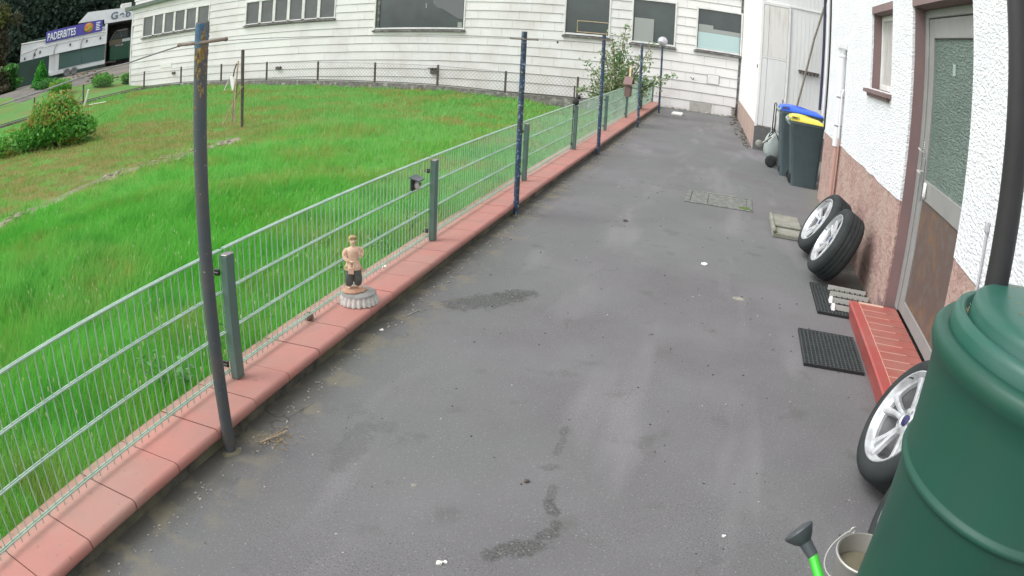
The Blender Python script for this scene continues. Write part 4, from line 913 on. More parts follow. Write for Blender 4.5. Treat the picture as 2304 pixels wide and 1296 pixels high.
# ---------------------------------------------------------------- car wheels
def mkwheel(label, group):
    t = bpy.data.objects.new('car_wheel', None); COL.objects.link(t); tag(t, label, 'wheel', group); t['_org'] = (0, 0, 0)
    R, Wd = .315, .205
    prof = [(.232, .010), (.236, .003), (.244, .0), (.264, -.004), (.284, .001), (.302, .012), (.3115, .028), (.315, .045)]
    for g in (.066, .1025, .139): prof += [(.3155, g-.006), (.309, g-.004), (.309, g+.004), (.3155, g+.006)]
    prof += [(.315, .160), (.3115, .177), (.302, .193), (.284, .204), (.264, .209), (.244, .205), (.236, .202), (.230, .195), (.226, .185), (.226, .020)]
    MB().lathe(prof, (0, 0, 0), 72, 'x', closed=True).build('tyre', M['rubber'], t, smooth=True, auto=35)
    rim = MB().lathe([(.2325, .008), (.2365, .004), (.235, -.002), (.229, -.003), (.222, .006), (.217, .020), (.210, .028), (.203, .032), (.200, .05), (.207, .058), (.2245, .02)], (0, 0, 0), 72, 'x', closed=True).build('rim', M['alloy'], t, smooth=True, auto=40); sub(rim)
    MB().lathe([(.206, .045), (.190, .10), (.186, .195), (.2245, .200), (.2240, .185), (.198, .11), (.2200, .05)], (0, 0, 0), 48, 'x', closed=True).lathe([(.0, .135), (.07, .135), (.10, .15), (.19, .155), (.19, .165), (0, .150)], (0, 0, 0), 40, 'x').build('rim_barrel', M['alloy_dark'], rim, smooth=True)
    for k in range(5):
        A = 2*math.pi*k/5 + .35; mb = MB()
        for sgn in (-1, 1):
            rows = []
            for q in range(8):
                u = q/7; r = .048+(.213-.048)*u; a = A + sgn*(.10+.13*u)*(.048/r+.35*u+.25)
                wd = .0175+.006*u-.008*u*(1-u)*2; dep = .020 + .022*(1-u)**.8 if u > .15 else .040
                c, s_ = math.cos(a), math.sin(a)
                for (wo, xo) in ((-wd, dep+.020), (-wd*.75, dep+.001), (0, dep-.003), (wd*.75, dep+.001), (wd, dep+.020)):
                    rows.append((xo, r*c - wo*s_, r*s_ + wo*c))
            b = []
            for q in range(7):
                for w_ in range(4): b.append((q*5+w_, q*5+w_+1, (q+1)*5+w_+1, (q+1)*5+w_))
                b.append((q*5+4, q*5, (q+1)*5, (q+1)*5+4))
            b += [(0, 1, 2, 3, 4), tuple(35+i for i in (4, 3, 2, 1, 0))]
            mb.add(rows, b)
        mb.build('spoke', M['alloy'], t, smooth=True, auto=50, merge=False)
    hb = MB().lathe([(.072, .062), (.070, .044), (.060, .036), (.040, .036), (.034, .042), (.030, .044), (0, .044)], (0, 0, 0), 36, 'x').build('hub', M['alloy'], t, smooth=True); sub(hb)
    MB().lathe([(.028, .045), (.028, .037), (.024, .034), (0, .032)], (0, 0, 0), 28, 'x').build('hub_cap', M['capblue'], hb, smooth=True)
    for k in range(5):
        a = 2*math.pi*(k+.5)/5+.35; MB().lathe([(.009, .034), (.009, .042), (.005, .046), (0, .046)], (0, .051*math.cos(a), .051*math.sin(a)), 10, 'x').build('bolt_hole', M['alloy_dark'], hb, smooth=True)
    MB().tube([(.013, .218, -.02), (-.004, .209, -.018), (-.012, .203, -.017)], .004, 6).build('valve', M['black'], t)
    return t
def place_wheel(o, cx, cy, psi, tilt, spin=0.0):
    nh = Vector((-math.cos(psi), -math.sin(psi), 0)); Nn = nh*math.cos(tilt)+Vector((0, 0, math.sin(tilt)))
    U = (Vector((0, 0, 1))-Nn*Nn.z).normalized(); X = -Nn; Z = U; Yv = Z.cross(X)
    c = Vector((cx, cy, 0))+U*.315+Vector((0, 0, .205*math.sin(tilt)-.004))
    m = Matrix(((X.x, Yv.x, Z.x, c.x), (X.y, Yv.y, Z.y, c.y), (X.z, Yv.z, Z.z, c.z), (0, 0, 0, 1))) @ Matrix.Rotation(spin, 4, 'X')
    o.location = m.to_translation(); o.rotation_euler = m.to_euler()
wA = mkwheel('alloy car wheel leaning on the pink plinth, the nearer of the overlapping pair', 'car wheels leaning on the house wall')
place_wheel(wA, .806, 5.902, -.006, .483, .2)
for lab, a in (('alloy car wheel half hidden behind the other wheel of the overlapping pair', (.774, 6.552, .067, .541, 1.1)),
               ('alloy car wheel leaning by the red door step, cut off by the green barrel', (.815, 2.812, .025, .52, .75)),
               ('wheel almost wholly hidden behind the green rain barrel, only a sliver of rim showing', (.785, 2.150, -.05, .50, .5))):
    w = dup(wA, label=lab); place_wheel(w, *a)

# ---------------------------------------------------------------- wheelie bins
def mkbin(x0, x1, y0, y1, H, taper, lidm, label, lidt=.085):
    t = thing('wheelie_bin', label, 'wheelie bin', ((x0+x1)/2, (y0+y1)/2, 0), 'wheelie bins at the house corner')
    def ring(f, z):  # rounded rectangle loop
        a, b, c, d = x0+taper*(1-f), x1-taper*.35*(1-f), y0+taper*.5*(1-f), y1-taper*(1-f); r = .045; pts = []
        for (cx, cy, st) in ((b-r, d-r, 0), (a+r, d-r, 1), (a+r, c+r, 2), (b-r, c+r, 3)):
            for q in range(5):
                an = math.pi/2*(st+q/4); pts.append((cx+r*math.cos(an), cy+r*math.sin(an), z))
        return pts
    lev = [(0, .0), (.02, .03), (.05, .09), (.90, H-.10), (.95, H-.095), (1.0, H-.055), (1.0, H-.005)]
    vs = []; fs = []
    for f, z in lev: vs += ring(f, z)
    n = 20
    for j in range(len(lev)-1):
        for k in range(n): fs.append((j*n+k, j*n+(k+1) % n, (j+1)*n+(k+1) % n, (j+1)*n+k))
    fs.append(tuple(range(n-1, -1, -1))); fs.append(tuple((len(lev)-1)*n+k for k in range(n)))
    b = MB().add(vs, fs).build('body', M['bin'], t, smooth=True, auto=40); sub(b)
    # moulded rim
    mb = MB()
    e = .012; vs = []; fs = []
    for f, z, ex in ((1, H-.045, 0), (1, H-.045, .016), (1, H-.012, .016), (1, H-.006, .004)):
        for (x, y, zz) in ring(f, z):
            cx, cy = (x0+x1)/2, (y0+y1)/2; L_ = math.hypot(x-cx, y-cy); vs.append((x+(x-cx)/L_*ex, y+(y-cy)/L_*ex, zz))
    for j in range(3):
        for k in range(n): fs.append((j*n+k, j*n+(k+1) % n, (j+1)*n+(k+1) % n, (j+1)*n+k))
    mb.add(vs, fs).build('rim', M['bin'], b, smooth=True)
    # lid: shallow dome with a front notch, hinge bar at the left
    vs = []; fs = []
    for f, z, s_ in ((1, H-.004, 1.035), (1, H+.028, 1.04), (1, H+.05, 1.0), (1, H+lidt*.85, .82), (1, H+lidt, .5), (1, H+lidt, .02)):
        for (x, y, zz) in ring(f, z):
            cx, cy = (x0+x1)/2, (y0+y1)/2; tilt = -.035*(x-x0)/(x1-x0) if z > H else 0
            vs.append((cx+(x-cx)*s_, cy+(y-cy)*s_, zz+tilt))
    for j in range(5):
        for k in range(n): fs.append((j*n+k, j*n+(k+1) % n, (j+1)*n+(k+1) % n, (j+1)*n+k))
    l = MB().add(vs, fs).build('lid', lidm, t, smooth=True, auto=50); sub(l)
    MB().box((x0-.012, y0-.020, H+.018), (x0+.115, y0+.05, H+.078), .012).build('lid_grip', lidm, l, smooth=True)
    MB().box((x0+.01, y0-.0225, H+.034), (x0+.085, y0-.0195, H+.056), .001).build('grip_slot', M['wood_dark'], l)
    mb = MB().tube([(x0-.035, y0+.04, H-.012), (x0-.035, y1-.04, H-.012)], .016, 10)
    for y in (y0+.05, y0+.12, y1-.12, y1-.05): mb.tube([(x0+.01, y, H-.07), (x0-.030, y, H-.05), (x0-.040, y, H-.012), (x0-.01, y, H+.03)], .014, 8)
    mb.build('hinge_bar', M['bingrey'], t, smooth=True)
    for y in (y0+.09, y1-.09):
        w = MB().lathe([(0, -.022), (.055, -.022), (.092, -.016), (.098, 0), (.092, .016), (.055, .022), (0, .022)], (x0+.13, y, .099), 20, 'y').build('wheel', M['rubber'], t, smooth=True)
mkbin(.925, 1.432, 10.33, 10.86, .945, .085, M['binyellow'], 'dark grey wheelie bin with a yellow lid, in front of the blue-lidded one')
mkbin(.835, 1.50, 11.10, 11.80, 1.015, .055, M['binblue'], 'taller dark grey wheelie bin with a blue lid behind the yellow-lidded one')

# ---------------------------------------------------------------- small wheeled air tank behind the bins
def mkcart():
    t = thing('air_compressor', 'small grey wheeled air compressor tank with an upright handle beside the blue-lidded bin', 'air compressor', (.83, 12.0, 0))
    MB().lathe([(.02, .10), (.12, .115), (.165, .16), (.185, .25), (.183, .36), (.165, .45), (.12, .53), (.05, .572), (0, .58)], (.832, 12.0, 0), 32).build('tank', M['tank'], t, smooth=True)
    w = MB().lathe([(.045, -.026), (.080, -.026), (.094, -.016), (.098, 0), (.094, .016), (.080, .026), (.045, .026)], (.775, 11.76, .099), 28, 'y').build('wheel', M['rubber'], t, smooth=True); sub(w)
    MB().lathe([(0, -.020), (.02, -.024), (.024, -.012), (.046, -.014), (.046, .014), (0, .014)], (.775, 11.76, .099), 20, 'y').build('wheel_hub', mat('worn_hub', (.16, .16, .14), .7), w, smooth=True)
    MB().box((.79, 11.74, .045), (.98, 11.78, .075), .01).tube([(.76, 11.77, .19), (.84, 11.79, .18), (.90, 11.79, .10), (.93, 11.79, .05)], .012, 8).build('chassis', M['wood_dark'], t, smooth=True)
    MB().tube([(.752, 11.80, .56), (.758, 11.80, 1.05), (.775, 11.80, 1.075), (.792, 11.80, 1.05), (.786, 11.80, .56)], .0085, 8).build('handle', M['black'], t, smooth=True)
    MB().tube([(.738, 11.81, .56), (.744, 11.81, 1.08)], .006, 8).tube([(.744, 11.81, 1.08), (.775, 11.81, 1.10), (.802, 11.81, 1.075)], .006, 8).build('handle_sleeve', M['white'], t, smooth=True)
    MB().ell((.845, 11.83, .73), (.050, .035, .155), 18, 12).build('motor_cover', M['white'], t, smooth=True)
    MB().tube([(.78, 11.86, .56), (.72, 11.80, .50), (.68, 11.78, .40), (.72, 11.78, .55), (.80, 11.82, .60), (.86, 11.84, .50), (.90, 11.85, .40)], .009, 8).build('hose', M['black'], t, smooth=True)
    MB().tube([(.745, 11.78, .50), (.64, 11.76, .40), (.60, 11.75, .365)], .018, 10).lathe([(0, -.012), (.05, -.010), (.062, 0), (.05, .010), (0, .012)], (.555, 11.74, .36), 20, 'y').build('suction_nozzle', mat('grey_nozzle', (.33, .34, .31), .5, var=(.26, .26, .22), scale=9), t, smooth=True)
mkcart()

# ---------------------------------------------------------------- things lying at the house wall
def mkmat(name, label, x0, x1, y0, y1, skew=0.0):
    t = thing(name, label, 'doormat', ((x0+x1)/2, (y0+y1)/2, 0)); mb = MB(); st = .028
    nx, ny = int((x1-x0)/st), int((y1-y0)/st)
    mb.box((x0, y0, .001), (x1, y1, .006))
    for i in range(nx+1): mb.box((x0+(x1-x0)*i/nx-.0035, y0, .006), (x0+(x1-x0)*i/nx+.0035, y1, .020))
    for j in range(ny+1):
        for i in range(nx):
            o_ = .5*st if (i % 2) else 0; yy = min(y0+(y1-y0)*j/ny+o_, y1-.004); a = x0+(x1-x0)*i/nx
            mb.box((a+.004, yy-.0035, .0062), (a+(x1-x0)/nx-.004, yy+.0035, .0195))
    mb.build('rubber_grid', M['mat'], t)
    fr = MB().box((x0-.008, y0-.008, .0005), (x0-.0036, y1+.008, .021)).box((x1+.0036, y0-.008, .0005), (x1+.008, y1+.008, .021)).box((x0-.0036, y0-.008, .0005), (x1+.0036, y0-.0036, .021)).box((x0-.0036, y1+.0036, .0005), (x1+.0036, y1+.008, .021)).build('mat_edge', M['black'], t)
    return t
m1 = mkmat('rubber_mat', 'black honeycomb rubber mat under the metal boot scraper beyond the door step', .85, 1.33, 5.045, 5.72)
m2 = mkmat('rubber_mat', 'black honeycomb rubber mat lying alone beside the red door step', .668, 1.060, 4.06, 4.62)
t = thing('boot_scraper', 'boot scraper of pale metal channels with dark brushes on the farther rubber mat', 'boot scraper', (1.12, 5.42, .021))
for y in (5.15, 5.31, 5.47, 5.62):
    MB().prism([(y-.022, .0225), (y-.016, .060), (y-.009, .060), (y-.013, .026), (y+.012, .026), (y+.012, .0225)], 'x', .985, 1.322).build('channel', M['alu'], t)
    if y < 5.4: MB().prism([(y-.045, .0225), (y-.015, .070), (y+.022, .0225)], 'x', .958, .984).build('end_bracket', M['white'], t)
    mb = MB().box((1.0, y+.018, .0225), (1.32, y+.075, .030))
    for k in range(14): mb.box((1.0+k*.023, y+.022, .0301), (1.012+k*.023, y+.07, .046+.006*(k % 2)))
    mb.build('brush', M['black'], t)
t = thing('stone_slab', 'greenish grey stone slab with raised rim next to the overlapping wheels', 'stone slab', (.73, 7.47, 0))
MB().box((.578, 7.09, .0), (.900, 7.86, .048), .008).build('slab', M['slab'], t)
MB().box((.575, 7.08, .049), (.612, 7.87, .085), .01).box((.613, 7.35, .049), (.90, 7.86, .076), .008).build('slab_lip', M['slab'], t)
t = thing('manhole_cover', 'worn rectangular drain cover with mossy corner set in the asphalt', 'drain cover', (.02, 8.43, 0))
MB().box((-.39, 8.06, .0005), (.40, 8.12, .010), .003).box((-.39, 8.72, .0005), (.40, 8.78, .010), .003).box((-.39, 8.1205, .0005), (-.33, 8.7195, .010), .003).box((.34, 8.1205, .0005), (.40, 8.7195, .010), .003).build('cover_frame', M['iron'], t)
for a, b_ in ((-.322, -.128), (-.12, .332)):
    MB().box((a, 8.13, .0005), (b_, 8.71, .008), .003).build('cover_plate', M['iron'], t)
mb = MB()
for k in range(26): a = random.gauss(-.3, .3); mb.ell((.30+random.gauss(0, .03), 8.16+random.gauss(0, .03), .008), (.02, .02, .010), 6, 4, .3)
s_ = mb.build('moss', mat('moss', (0.12, 0.20, 0.04), .95, var=(.08, .12, .03), scale=40), t, recalc=False)

# ---------------------------------------------------------------- bucket and watering can in the near right corner
t = thing('bucket', 'galvanised bucket with wire handle tucked against the green barrel', 'bucket', (.712, 1.892, 0))
MB().lathe([(0, .012), (.072, .012), (.076, .004), (.080, .0), (.110, .296), (.114, .302), (.1175, .299), (.1165, .292), (.113, .290), (.109, .30), (.079, .016), (0, .018)], (.712, 1.892, 0), 40).build('body', mat('dull_zinc', (.42, .41, .38), .45, metal=.4), t, smooth=True)
MB().lathe([(0, .21), (.090, .21), (.099, .23)], (.712, 1.892, 0), 36).build('brown_water', M['bucketin'], t)
mb = MB(); cx, cy = .712, 1.892
pts = []
for k in range(22):
    a = math.pi*k/21; q = math.cos(a); w_ = math.sin(a); d = Vector((-.42, .907, 0)); e = Vector((-.907, -.42, 0))
    p = Vector((cx, cy, .305)) + d*(.128*q) + e*(.150*w_) + Vector((0, 0, -.055*w_)); pts.append(tuple(p))
mb.tube(pts, .0028, 7); mb.build('wire_handle', M['alu'], t, smooth=True)
d = Vector((-.42, .907, 0)); p = Vector((cx, cy, .303))+d*.118
MB().tube([tuple(p+Vector((.012*math.sin(a)*.9, .012*math.sin(a)*.42, .014*math.cos(a)+.008))) for a in np.linspace(0, 6.2, 12)], .003, 6).build('handle_ear', M['alu'], t, smooth=True)
t = thing('watering_can', 'lime green watering can whose dark grey rose points up at the picture edge', 'watering can', (.55, 1.08, 0))
MB().lathe([(0, .0), (.085, .0), (.105, .012), (.108, .10), (.100, .22), (.085, .255), (.06, .262)], (.55, 1.08, 0), 30).build('body', M['canspout'], t, smooth=True)
MB().tube([(.548, 1.16, .06), (.570, 1.36, .17), (.553, 1.60, .300), (.472, 1.733, .395)], [.024, .021, .018, .016], 14).build('spout', M['canspout'], t, smooth=True)
MB().tube([(.55, 1.03, .24), (.552, 1.00, .32), (.548, 1.06, .36), (.545, 1.13, .33), (.545, 1.15, .25)], .011, 8).build('handle', M['canspout'], t, smooth=True)
ax = (Vector((.370, 1.801, .480))-Vector((.472, 1.733, .395))).normalized()
ro = MB(); c0 = Vector((.475, 1.730, .392)); rings = []
n = 28; a1 = ax.orthogonal().normalized(); b1 = ax.cross(a1)
vs = []; fs = []; pr = [(0, .018), (.02, .019), (.05, .021), (.062, .033), (.082, .046), (.092, .050), (.098, .048), (.102, .030), (.103, .0)]
for h, r in pr:
    for k in range(n): a = 2*math.pi*k/n; vs.append(c0+ax*h+(a1*math.cos(a)+b1*math.sin(a))*r)
for j in range(len(pr)-1):
    for k in range(n): fs.append((j*n+k, j*n+(k+1) % n, (j+1)*n+(k+1) % n, (j+1)*n+k))
ro.add(vs, fs).build('rose', M['canrose'], t, smooth=True)

# ---------------------------------------------------------------- figurine on a fluted base
def skin(name, J, E, m, parent, lv=2):
    me = bpy.data.meshes.new(name); me.from_pydata([j[:3] for j in J], E, []); o = bpy.data.objects.new(name, me); COL.objects.link(o)
    md = o.modifiers.new('s', 'SKIN'); md.use_smooth_shade = True
    for i, j in enumerate(J):
        q = me.skin_vertices[0].data[i]; q.radius = (j[3], j[4] if len(j) > 4 else j[3]); q.use_root = (i == 0)
    s = o.modifiers.new('u', 'SUBSURF'); s.levels = lv; s.render_levels = lv
    dg = bpy.context.evaluated_depsgraph_get(); dg.update(); nm = bpy.data.meshes.new_from_object(o.evaluated_get(dg)); nm.materials.clear(); nm.materials.append(m)
    nm.polygons.foreach_set('use_smooth', [True]*len(nm.polygons))
    bpy.data.objects.remove(o); o2 = bpy.data.objects.new(name, nm); COL.objects.link(o2); o2.parent = parent; return o2
pd_ = thing('fluted_plinth', 'round grey fluted concrete base sitting on the red coping by the fence', 'base', (-1.968, 3.632, .1205))
FL = lambda a, j: 1+(.065*math.sin(22*a) if j in (0, 1, 2) else (.03*math.sin(22*a) if j == 3 else 0))
MB().lathe([(.112, .1215), (.116, .126), (.108, .15), (.104, .170), (.106, .176)], (-1.968, 3.632, 0), 156, wob=FL).build('fluted_side', M['pedrim'], pd_, smooth=True)
MB().lathe([(.1045, .1725), (.106, .178), (.101, .186), (.094, .188), (0, .189)], (-1.968, 3.632, 0), 60).build('base_top', M['pedestal'], pd_, smooth=True)
fg = bpy.data.objects.new('figurine', None); COL.objects.link(fg); fg['_org'] = (0, 0, 0); fg.location = (-1.998, 3.622, .1892); fg.rotation_euler = (0, 0, rad(38)); fg.scale = (1.03, 1.03, 1.03)
tag(fg, 'painted clay figurine of a person in peach tunic and dark trousers, on the fluted base', 'figurine')
# local frame: faces -y, z up, height .33
J = [(0, 0, .150, .024, .019), (0, .002, .180, .022, .018), (0, .002, .215, .027, .019), (0, .003, .247, .025, .016), (0, .001, .262, .0105, .0105), (0, -.002, .274, .0115, .012), (0, -.004, .294, .0215, .0235), (0, -.004, .313, .0200, .0215),
     (-.034, .003, .250, .0125), (-.046, .004, .218, .0115), (-.040, -.014, .190, .0085), (-.012, -.034, .186, .0075), (-.002, -.036, .184, .006),
     (.034, .003, .250, .0125), (.052, .010, .224, .0110), (.048, -.012, .204, .0085), (.036, -.030, .222, .0070), (.034, -.034, .232, .0060),
     (-.019, 0, .138, .019), (-.024, -.004, .085, .015), (-.026, .002, .032, .0095), (-.028, -.016, .0255, .0095), (-.029, -.026, .0245, .008),
     (.019, 0, .138, .019), (.026, -.008, .085, .015), (.030, .004, .032, .0095), (.035, -.013, .0255, .0095), (.038, -.022, .0245, .008)]
E_ = [(0, 1), (1, 2), (2, 3), (3, 4), (4, 5), (5, 6), (6, 7), (3, 8), (8, 9), (9, 10), (10, 11), (11, 12), (3, 13), (13, 14), (14, 15), (15, 16), (16, 17), (0, 18), (18, 19), (19, 20), (20, 21), (21, 22), (0, 23), (23, 24), (24, 25), (25, 26), (26, 27)]
body = skin('body', J, E_, M['skin'], fg); sub(body)
mb = MB().ell((0, -.0275, .3000), (.0040, .0055, .0048), 8, 6).ell((-.0215, -.003, .300), (.003, .004, .006), 8, 6).ell((.0215, -.003, .300), (.003, .004, .006), 8, 6)
mb.build('nose_and_ears', M['skin'], body, smooth=True)
MB().ell((-.0075, -.0245, .3045), (.0026, .0018, .0018), 8, 6).ell((.0075, -.0245, .3045), (.0026, .0018, .0018), 8, 6).ell((0, -.0255, .2885), (.0050, .0018, .0012), 8, 6).build('eyes_and_mouth', M['hair'], body, smooth=True)
for hx, hy, hz, dx, dy in ((-.002, -.036, .184, 1, -.1), (.034, -.036, .234, -.3, -.2)):    # five-fingered hands
    mb = MB().ell((hx, hy, hz), (.0072, .0045, .0055), 10, 8)
    for k in range(4):
        o_ = (k-1.5)*.0030; L_ = (.0095, .0110, .0105, .008)[k]
        if dx > 0: mb.tube([(hx+.004, hy-.001, hz-o_), (hx+.004+L_*.6, hy-.002, hz-o_-.0008), (hx+.004+L_, hy+.0005, hz-o_-.002)], [.0017, .0015, .0011], 6)
        else: mb.tube([(hx+o_, hy-.001, hz+.003), (hx+o_-.001, hy-.0035, hz+.003+L_*.6), (hx+o_-.002, hy-.002, hz+.003+L_)], [.0017, .0015, .0011], 6)
    mb.tube([(hx, hy-.002, hz+.003), (hx+.004*dx, hy-.005, hz+.007), (hx+.008*dx, hy-.005, hz+.008)], [.0018, .0016, .0012], 6)
    mb.build('hand', M['skin'], body, smooth=True)
hair = MB().ell((0, .002, .3135), (.0235, .0245, .0180), 20, 12).ell((0, .009, .302), (.0225, .0185, .021), 20, 12).ell((-.006, -.015, .3235), (.015, .011, .0075), 14, 8).ell((.009, -.014, .3225), (.011, .010, .0075), 14, 8).build('hair', M['hair'], fg, smooth=True)
pleat = lambda a, j: 1+(.05*math.sin(9*a+j*.3) if j >= 5 else 0)
tu = MB().lathe([(.012, .266), (.022, .263), (.037, .254), (.0385, .240), (.034, .215), (.030, .190), (.036, .178), (.043, .155), (.050, .134), (.047, .131), (.034, .150)], (0, .001, 0), 48, sy=.74, wob=pleat)
tu.tube([(-.030, .003, .251), (-.046, .004, .232), (-.048, .003, .218), (-.043, -.010, .198), (-.026, -.024, .189)], [.015, .0155, .0145, .0125, .0105], 14).tube([(.030, .003, .251), (.048, .008, .236), (.053, .009, .224), (.050, -.008, .208), (.042, -.022, .213)], [.015, .0155, .0145, .0125, .0105], 14)
tu.prism([(.010, .160), (.048, .150), (.072, .112), (.064, .104), (.024, .134)], 'y', .002, .014).prism([(-.030, .150), (-.002, .150), (-.002, .112), (-.034, .118)], 'y', -.040, -.032)
tun = tu.build('tunic', M['tunic'], fg, smooth=True, auto=70); sub(tun)
MB().lathe([(.0295, .176), (.0325, .180), (.0330, .190), (.0300, .196)], (0, .002, 0), 40, sy=.68).box((-.016, -.030, .146), (-.004, -.022, .186), .003).build('sash', mat('rose_sash', (.50, .30, .26), .7), tun, smooth=True)
tr = MB().tube([(-.014, .001, .152), (-.019, -.002, .120), (-.022, -.003, .080), (-.025, .001, .045), (-.026, .003, .034)], [.024, .0265, .0270, .0225, .014], 18).tube([(.014, .001, .152), (.020, -.003, .120), (.025, -.007, .080), (.029, .001, .045), (.030, .004, .034)], [.024, .0265, .0270, .0225, .014], 18)
tr.build('trousers', M['trousers'], fg, smooth=True)
MB().ell((-.040, -.010, .152), (.012, .009, .010), 12, 8, .05).build('small_bundle', mat('straw_bundle', (.55, .50, .22), .8), fg, smooth=True)
MB().lathe([(.060, .0), (.064, .006), (.056, .014), (.050, .018), (.030, .021), (0, .022)], (.004, -.004, 0), 34, sx=1.12, sy=.82, wob=lambda a, j: 1+.06*math.sin(3*a+1)+.04*math.sin(7*a+j)).build('rock', M['terr'], fg, smooth=True)
o = MB().ell((-2.105, 3.275, .142), (.032, .026, .024), 12, 8, .12).build('pebble', mat('brown_stone', (.23, .15, .125), .9, var=(.16, .11, .10), scale=60), smooth=True); tag(o, 'brown stone wedged under the fence on the red coping', 'stone')

# ---------------------------------------------------------------- solar lamp and bird box on the fence
t = thing('solar_lamp', 'small black solar lamp clipped to the mesh fence beside a fence post', 'solar lamp', (-2.06, 4.65, .56))
MB().add([(-2.085, 4.592, .672), (-2.015, 4.600, .650), (-2.013, 4.700, .650), (-2.083, 4.708, .676), (-2.085, 4.592, .680), (-2.015, 4.600, .658), (-2.013, 4.700, .658), (-2.083, 4.708, .684)], [(0, 3, 2, 1), (4, 5, 6, 7), (0, 1, 5, 4), (1, 2, 6, 5), (2, 3, 7, 6), (3, 0, 4, 7)]).build('solar_panel', mat('grey_solar_panel', (.10, .115, .135), .3), t)
MB().box((-2.080, 4.603, .580), (-2.056, 4.697, .668), .006).build('housing', M['black'], t)
MB().lathe([(.033, -2.0555), (.035, -2.040), (.028, -2.030), (0, -2.028)], (0, 4.655, .617), 22, 'x').build('lamp_lens', mat('milky_lens', (.55, .54, .52), .3), t, smooth=True)
MB().lathe([(.012, -2.029), (.012, -2.024), (0, -2.023)], (0, 4.655, .625), 12, 'x').build('sensor', M['wood_dark'], t)
t = thing('bird_box', 'small faded red wooden bird box hanging on the far part of the green fence', 'bird box', (-2.05, 14.6, .58))
b = MB().box((-2.06, 14.42, .595), (-1.95, 14.72, .86), .004).build('box_body', M['birdbox'], t); sub(b)
MB().prism([(14.36, .845), (14.58, .985), (14.80, .845), (14.79, .865), (14.58, 1.005), (14.37, .865)], 'x', -2.09, -1.92).build('box_roof', M['birdbox'], t)
MB().lathe([(.028, -1.9495), (.028, -1.946), (0, -1.946)], (0, 14.56, .76), 14, 'x').build('entrance_hole', M['black'], b)
MB().tube([(-1.96, 14.40, .80), (-1.92, 14.60, .775), (-1.86, 15.0, .745)], .009, 6).tube([(-1.96, 14.5, .72), (-1.95, 14.5, .60)], .012, 6).build('perch', M['wood_dark'], t)
o = MB().add([(-2.01, 14.56, .86), (-1.97, 14.56, .90), (-2.02, 14.95, 1.23), (-2.06, 14.95, 1.19), (-2.01, 14.585, .845), (-1.97, 14.585, .885), (-2.02, 14.975, 1.215), (-2.06, 14.975, 1.175)], [(0, 1, 2, 3), (4, 7, 6, 5), (0, 4, 5, 1), (1, 5, 6, 2), (2, 6, 7, 3), (3, 7, 4, 0)]).build('board_offcut', M['wood_tan']); tag(o, 'pale slanting slat sticking up from the bird box into the tree', 'slat')
o = MB().tube([(-2.10, 9.92, .1), (-2.10, 9.92, 1.02)], .012, 6).build('thin_stake', M['wood_dark']); tag(o, 'thin dark stake tied to the fence post with black tape', 'stake')
o = MB().ell((-2.07, 9.92, .80), (.045, .05, .05), 10, 7, .12).ell((-2.05, 10.0, .86), (.03, .03, .035), 9, 6, .1).build('tape_knot', M['black'], smooth=True); tag(o, 'lump of black tape on top of a far fence post', 'tape')

# ---------------------------------------------------------------- litter on the asphalt
def scrap(name, x, y, s, m, label, cat, z=.003, fl=.35):
    mb = MB(); n = 9; vs = [(x, y, z+s*fl*.5)] + [(x+s*math.cos(2*math.pi*k/n)*random.uniform(.5, 1.2), y+s*.8*math.sin(2*math.pi*k/n)*random.uniform(.5, 1.2), z+random.uniform(0, s*fl)) for k in range(n)]
    low = [(a, b, .0008) for a, b, c in vs[1:]]
    mb.add(vs+low, [(0, 1+k, 1+(k+1) % n) for k in range(n)] + [(1+k, 1+n+k, 1+n+(k+1) % n, 1+(k+1) % n) for k in range(n)] + [tuple(range(2*n, n, -1))])
    o = mb.build(name, m); tag(o, label, cat); return o
scrap('paper_scrap', -.053, 5.766, .036, M['pale'], 'white paper scrap in the middle of the yard, level with the leaning wheels', 'paper scrap')
scrap('paper_scrap', -1.786, 3.557, .016, M['pale'], 'tiny white scrap on the asphalt just right of the figurine base', 'paper scrap')
scrap('torn_petal', -.724, 1.807, .015, M['pale'], 'torn white petal at the bottom edge of the picture', 'petal', fl=.6)
scrap('torn_petal', -.706, 1.818, .009, M['pale'], 'smaller white petal fragment right beside the torn petal', 'petal', fl=.6)
scrap('dark_clod', -.581, 2.408, .014, M['wood_dark'], 'dark little clod lying on the bare asphalt in the foreground', 'clod', fl=.9)
scrap('dark_clod', -.861, 6.768, .030, M['wood_dark'], 'dark clod far up the middle of the yard', 'clod', fl=.6)
scrap('pale_chip', .239, 2.285, .010, M['pale'], 'pale chip on the asphalt left of the watering can rose', 'chip', fl=.6)
scrap('pale_leaf', -2.115, 4.28, .022, M['pale'], 'whitish leaf scraps on the red coping beyond the figurine', 'leaf', z=.122)
bpy.data.objects['pale_leaf'].location.z = 0
M['stain'] = mat('lime_stain', (0.30, 0.29, 0.235), .95, var=(0.20, 0.195, 0.17), scale=30)
for (x, y, s) in ((.237, 5.063, .042), (-.99, 2.217, .013)):
    mb = MB(); n = 20; mb.add([(x+s*math.cos(2*math.pi*k/n)*random.uniform(.6, 1.1), y+s*.8*math.sin(2*math.pi*k/n)*random.uniform(.6, 1.1), .0030) for k in range(n)] + [(x+s*1.1*math.cos(2*math.pi*k/n), y+s*.9*math.sin(2*math.pi*k/n), .0005) for k in range(n)], [tuple(range(n))]+[(k, (k+1) % n, n+(k+1) % n, n+k) for k in range(n)])
    o = mb.build('lime_splash', M['stain']); tag(o, 'pale dried splash on the asphalt '+('in front of the mats' if y > 3 else 'near the bottom left of the yard'), 'splash')
o = MB().tube([(-1.735, 2.205, .01), (-1.70, 2.27, .014), (-1.665, 2.335, .02)], .0035, 6).build('twig', M['wood_tan']); tag(o, 'straw-coloured twig at the foot of the nearest pole', 'twig')
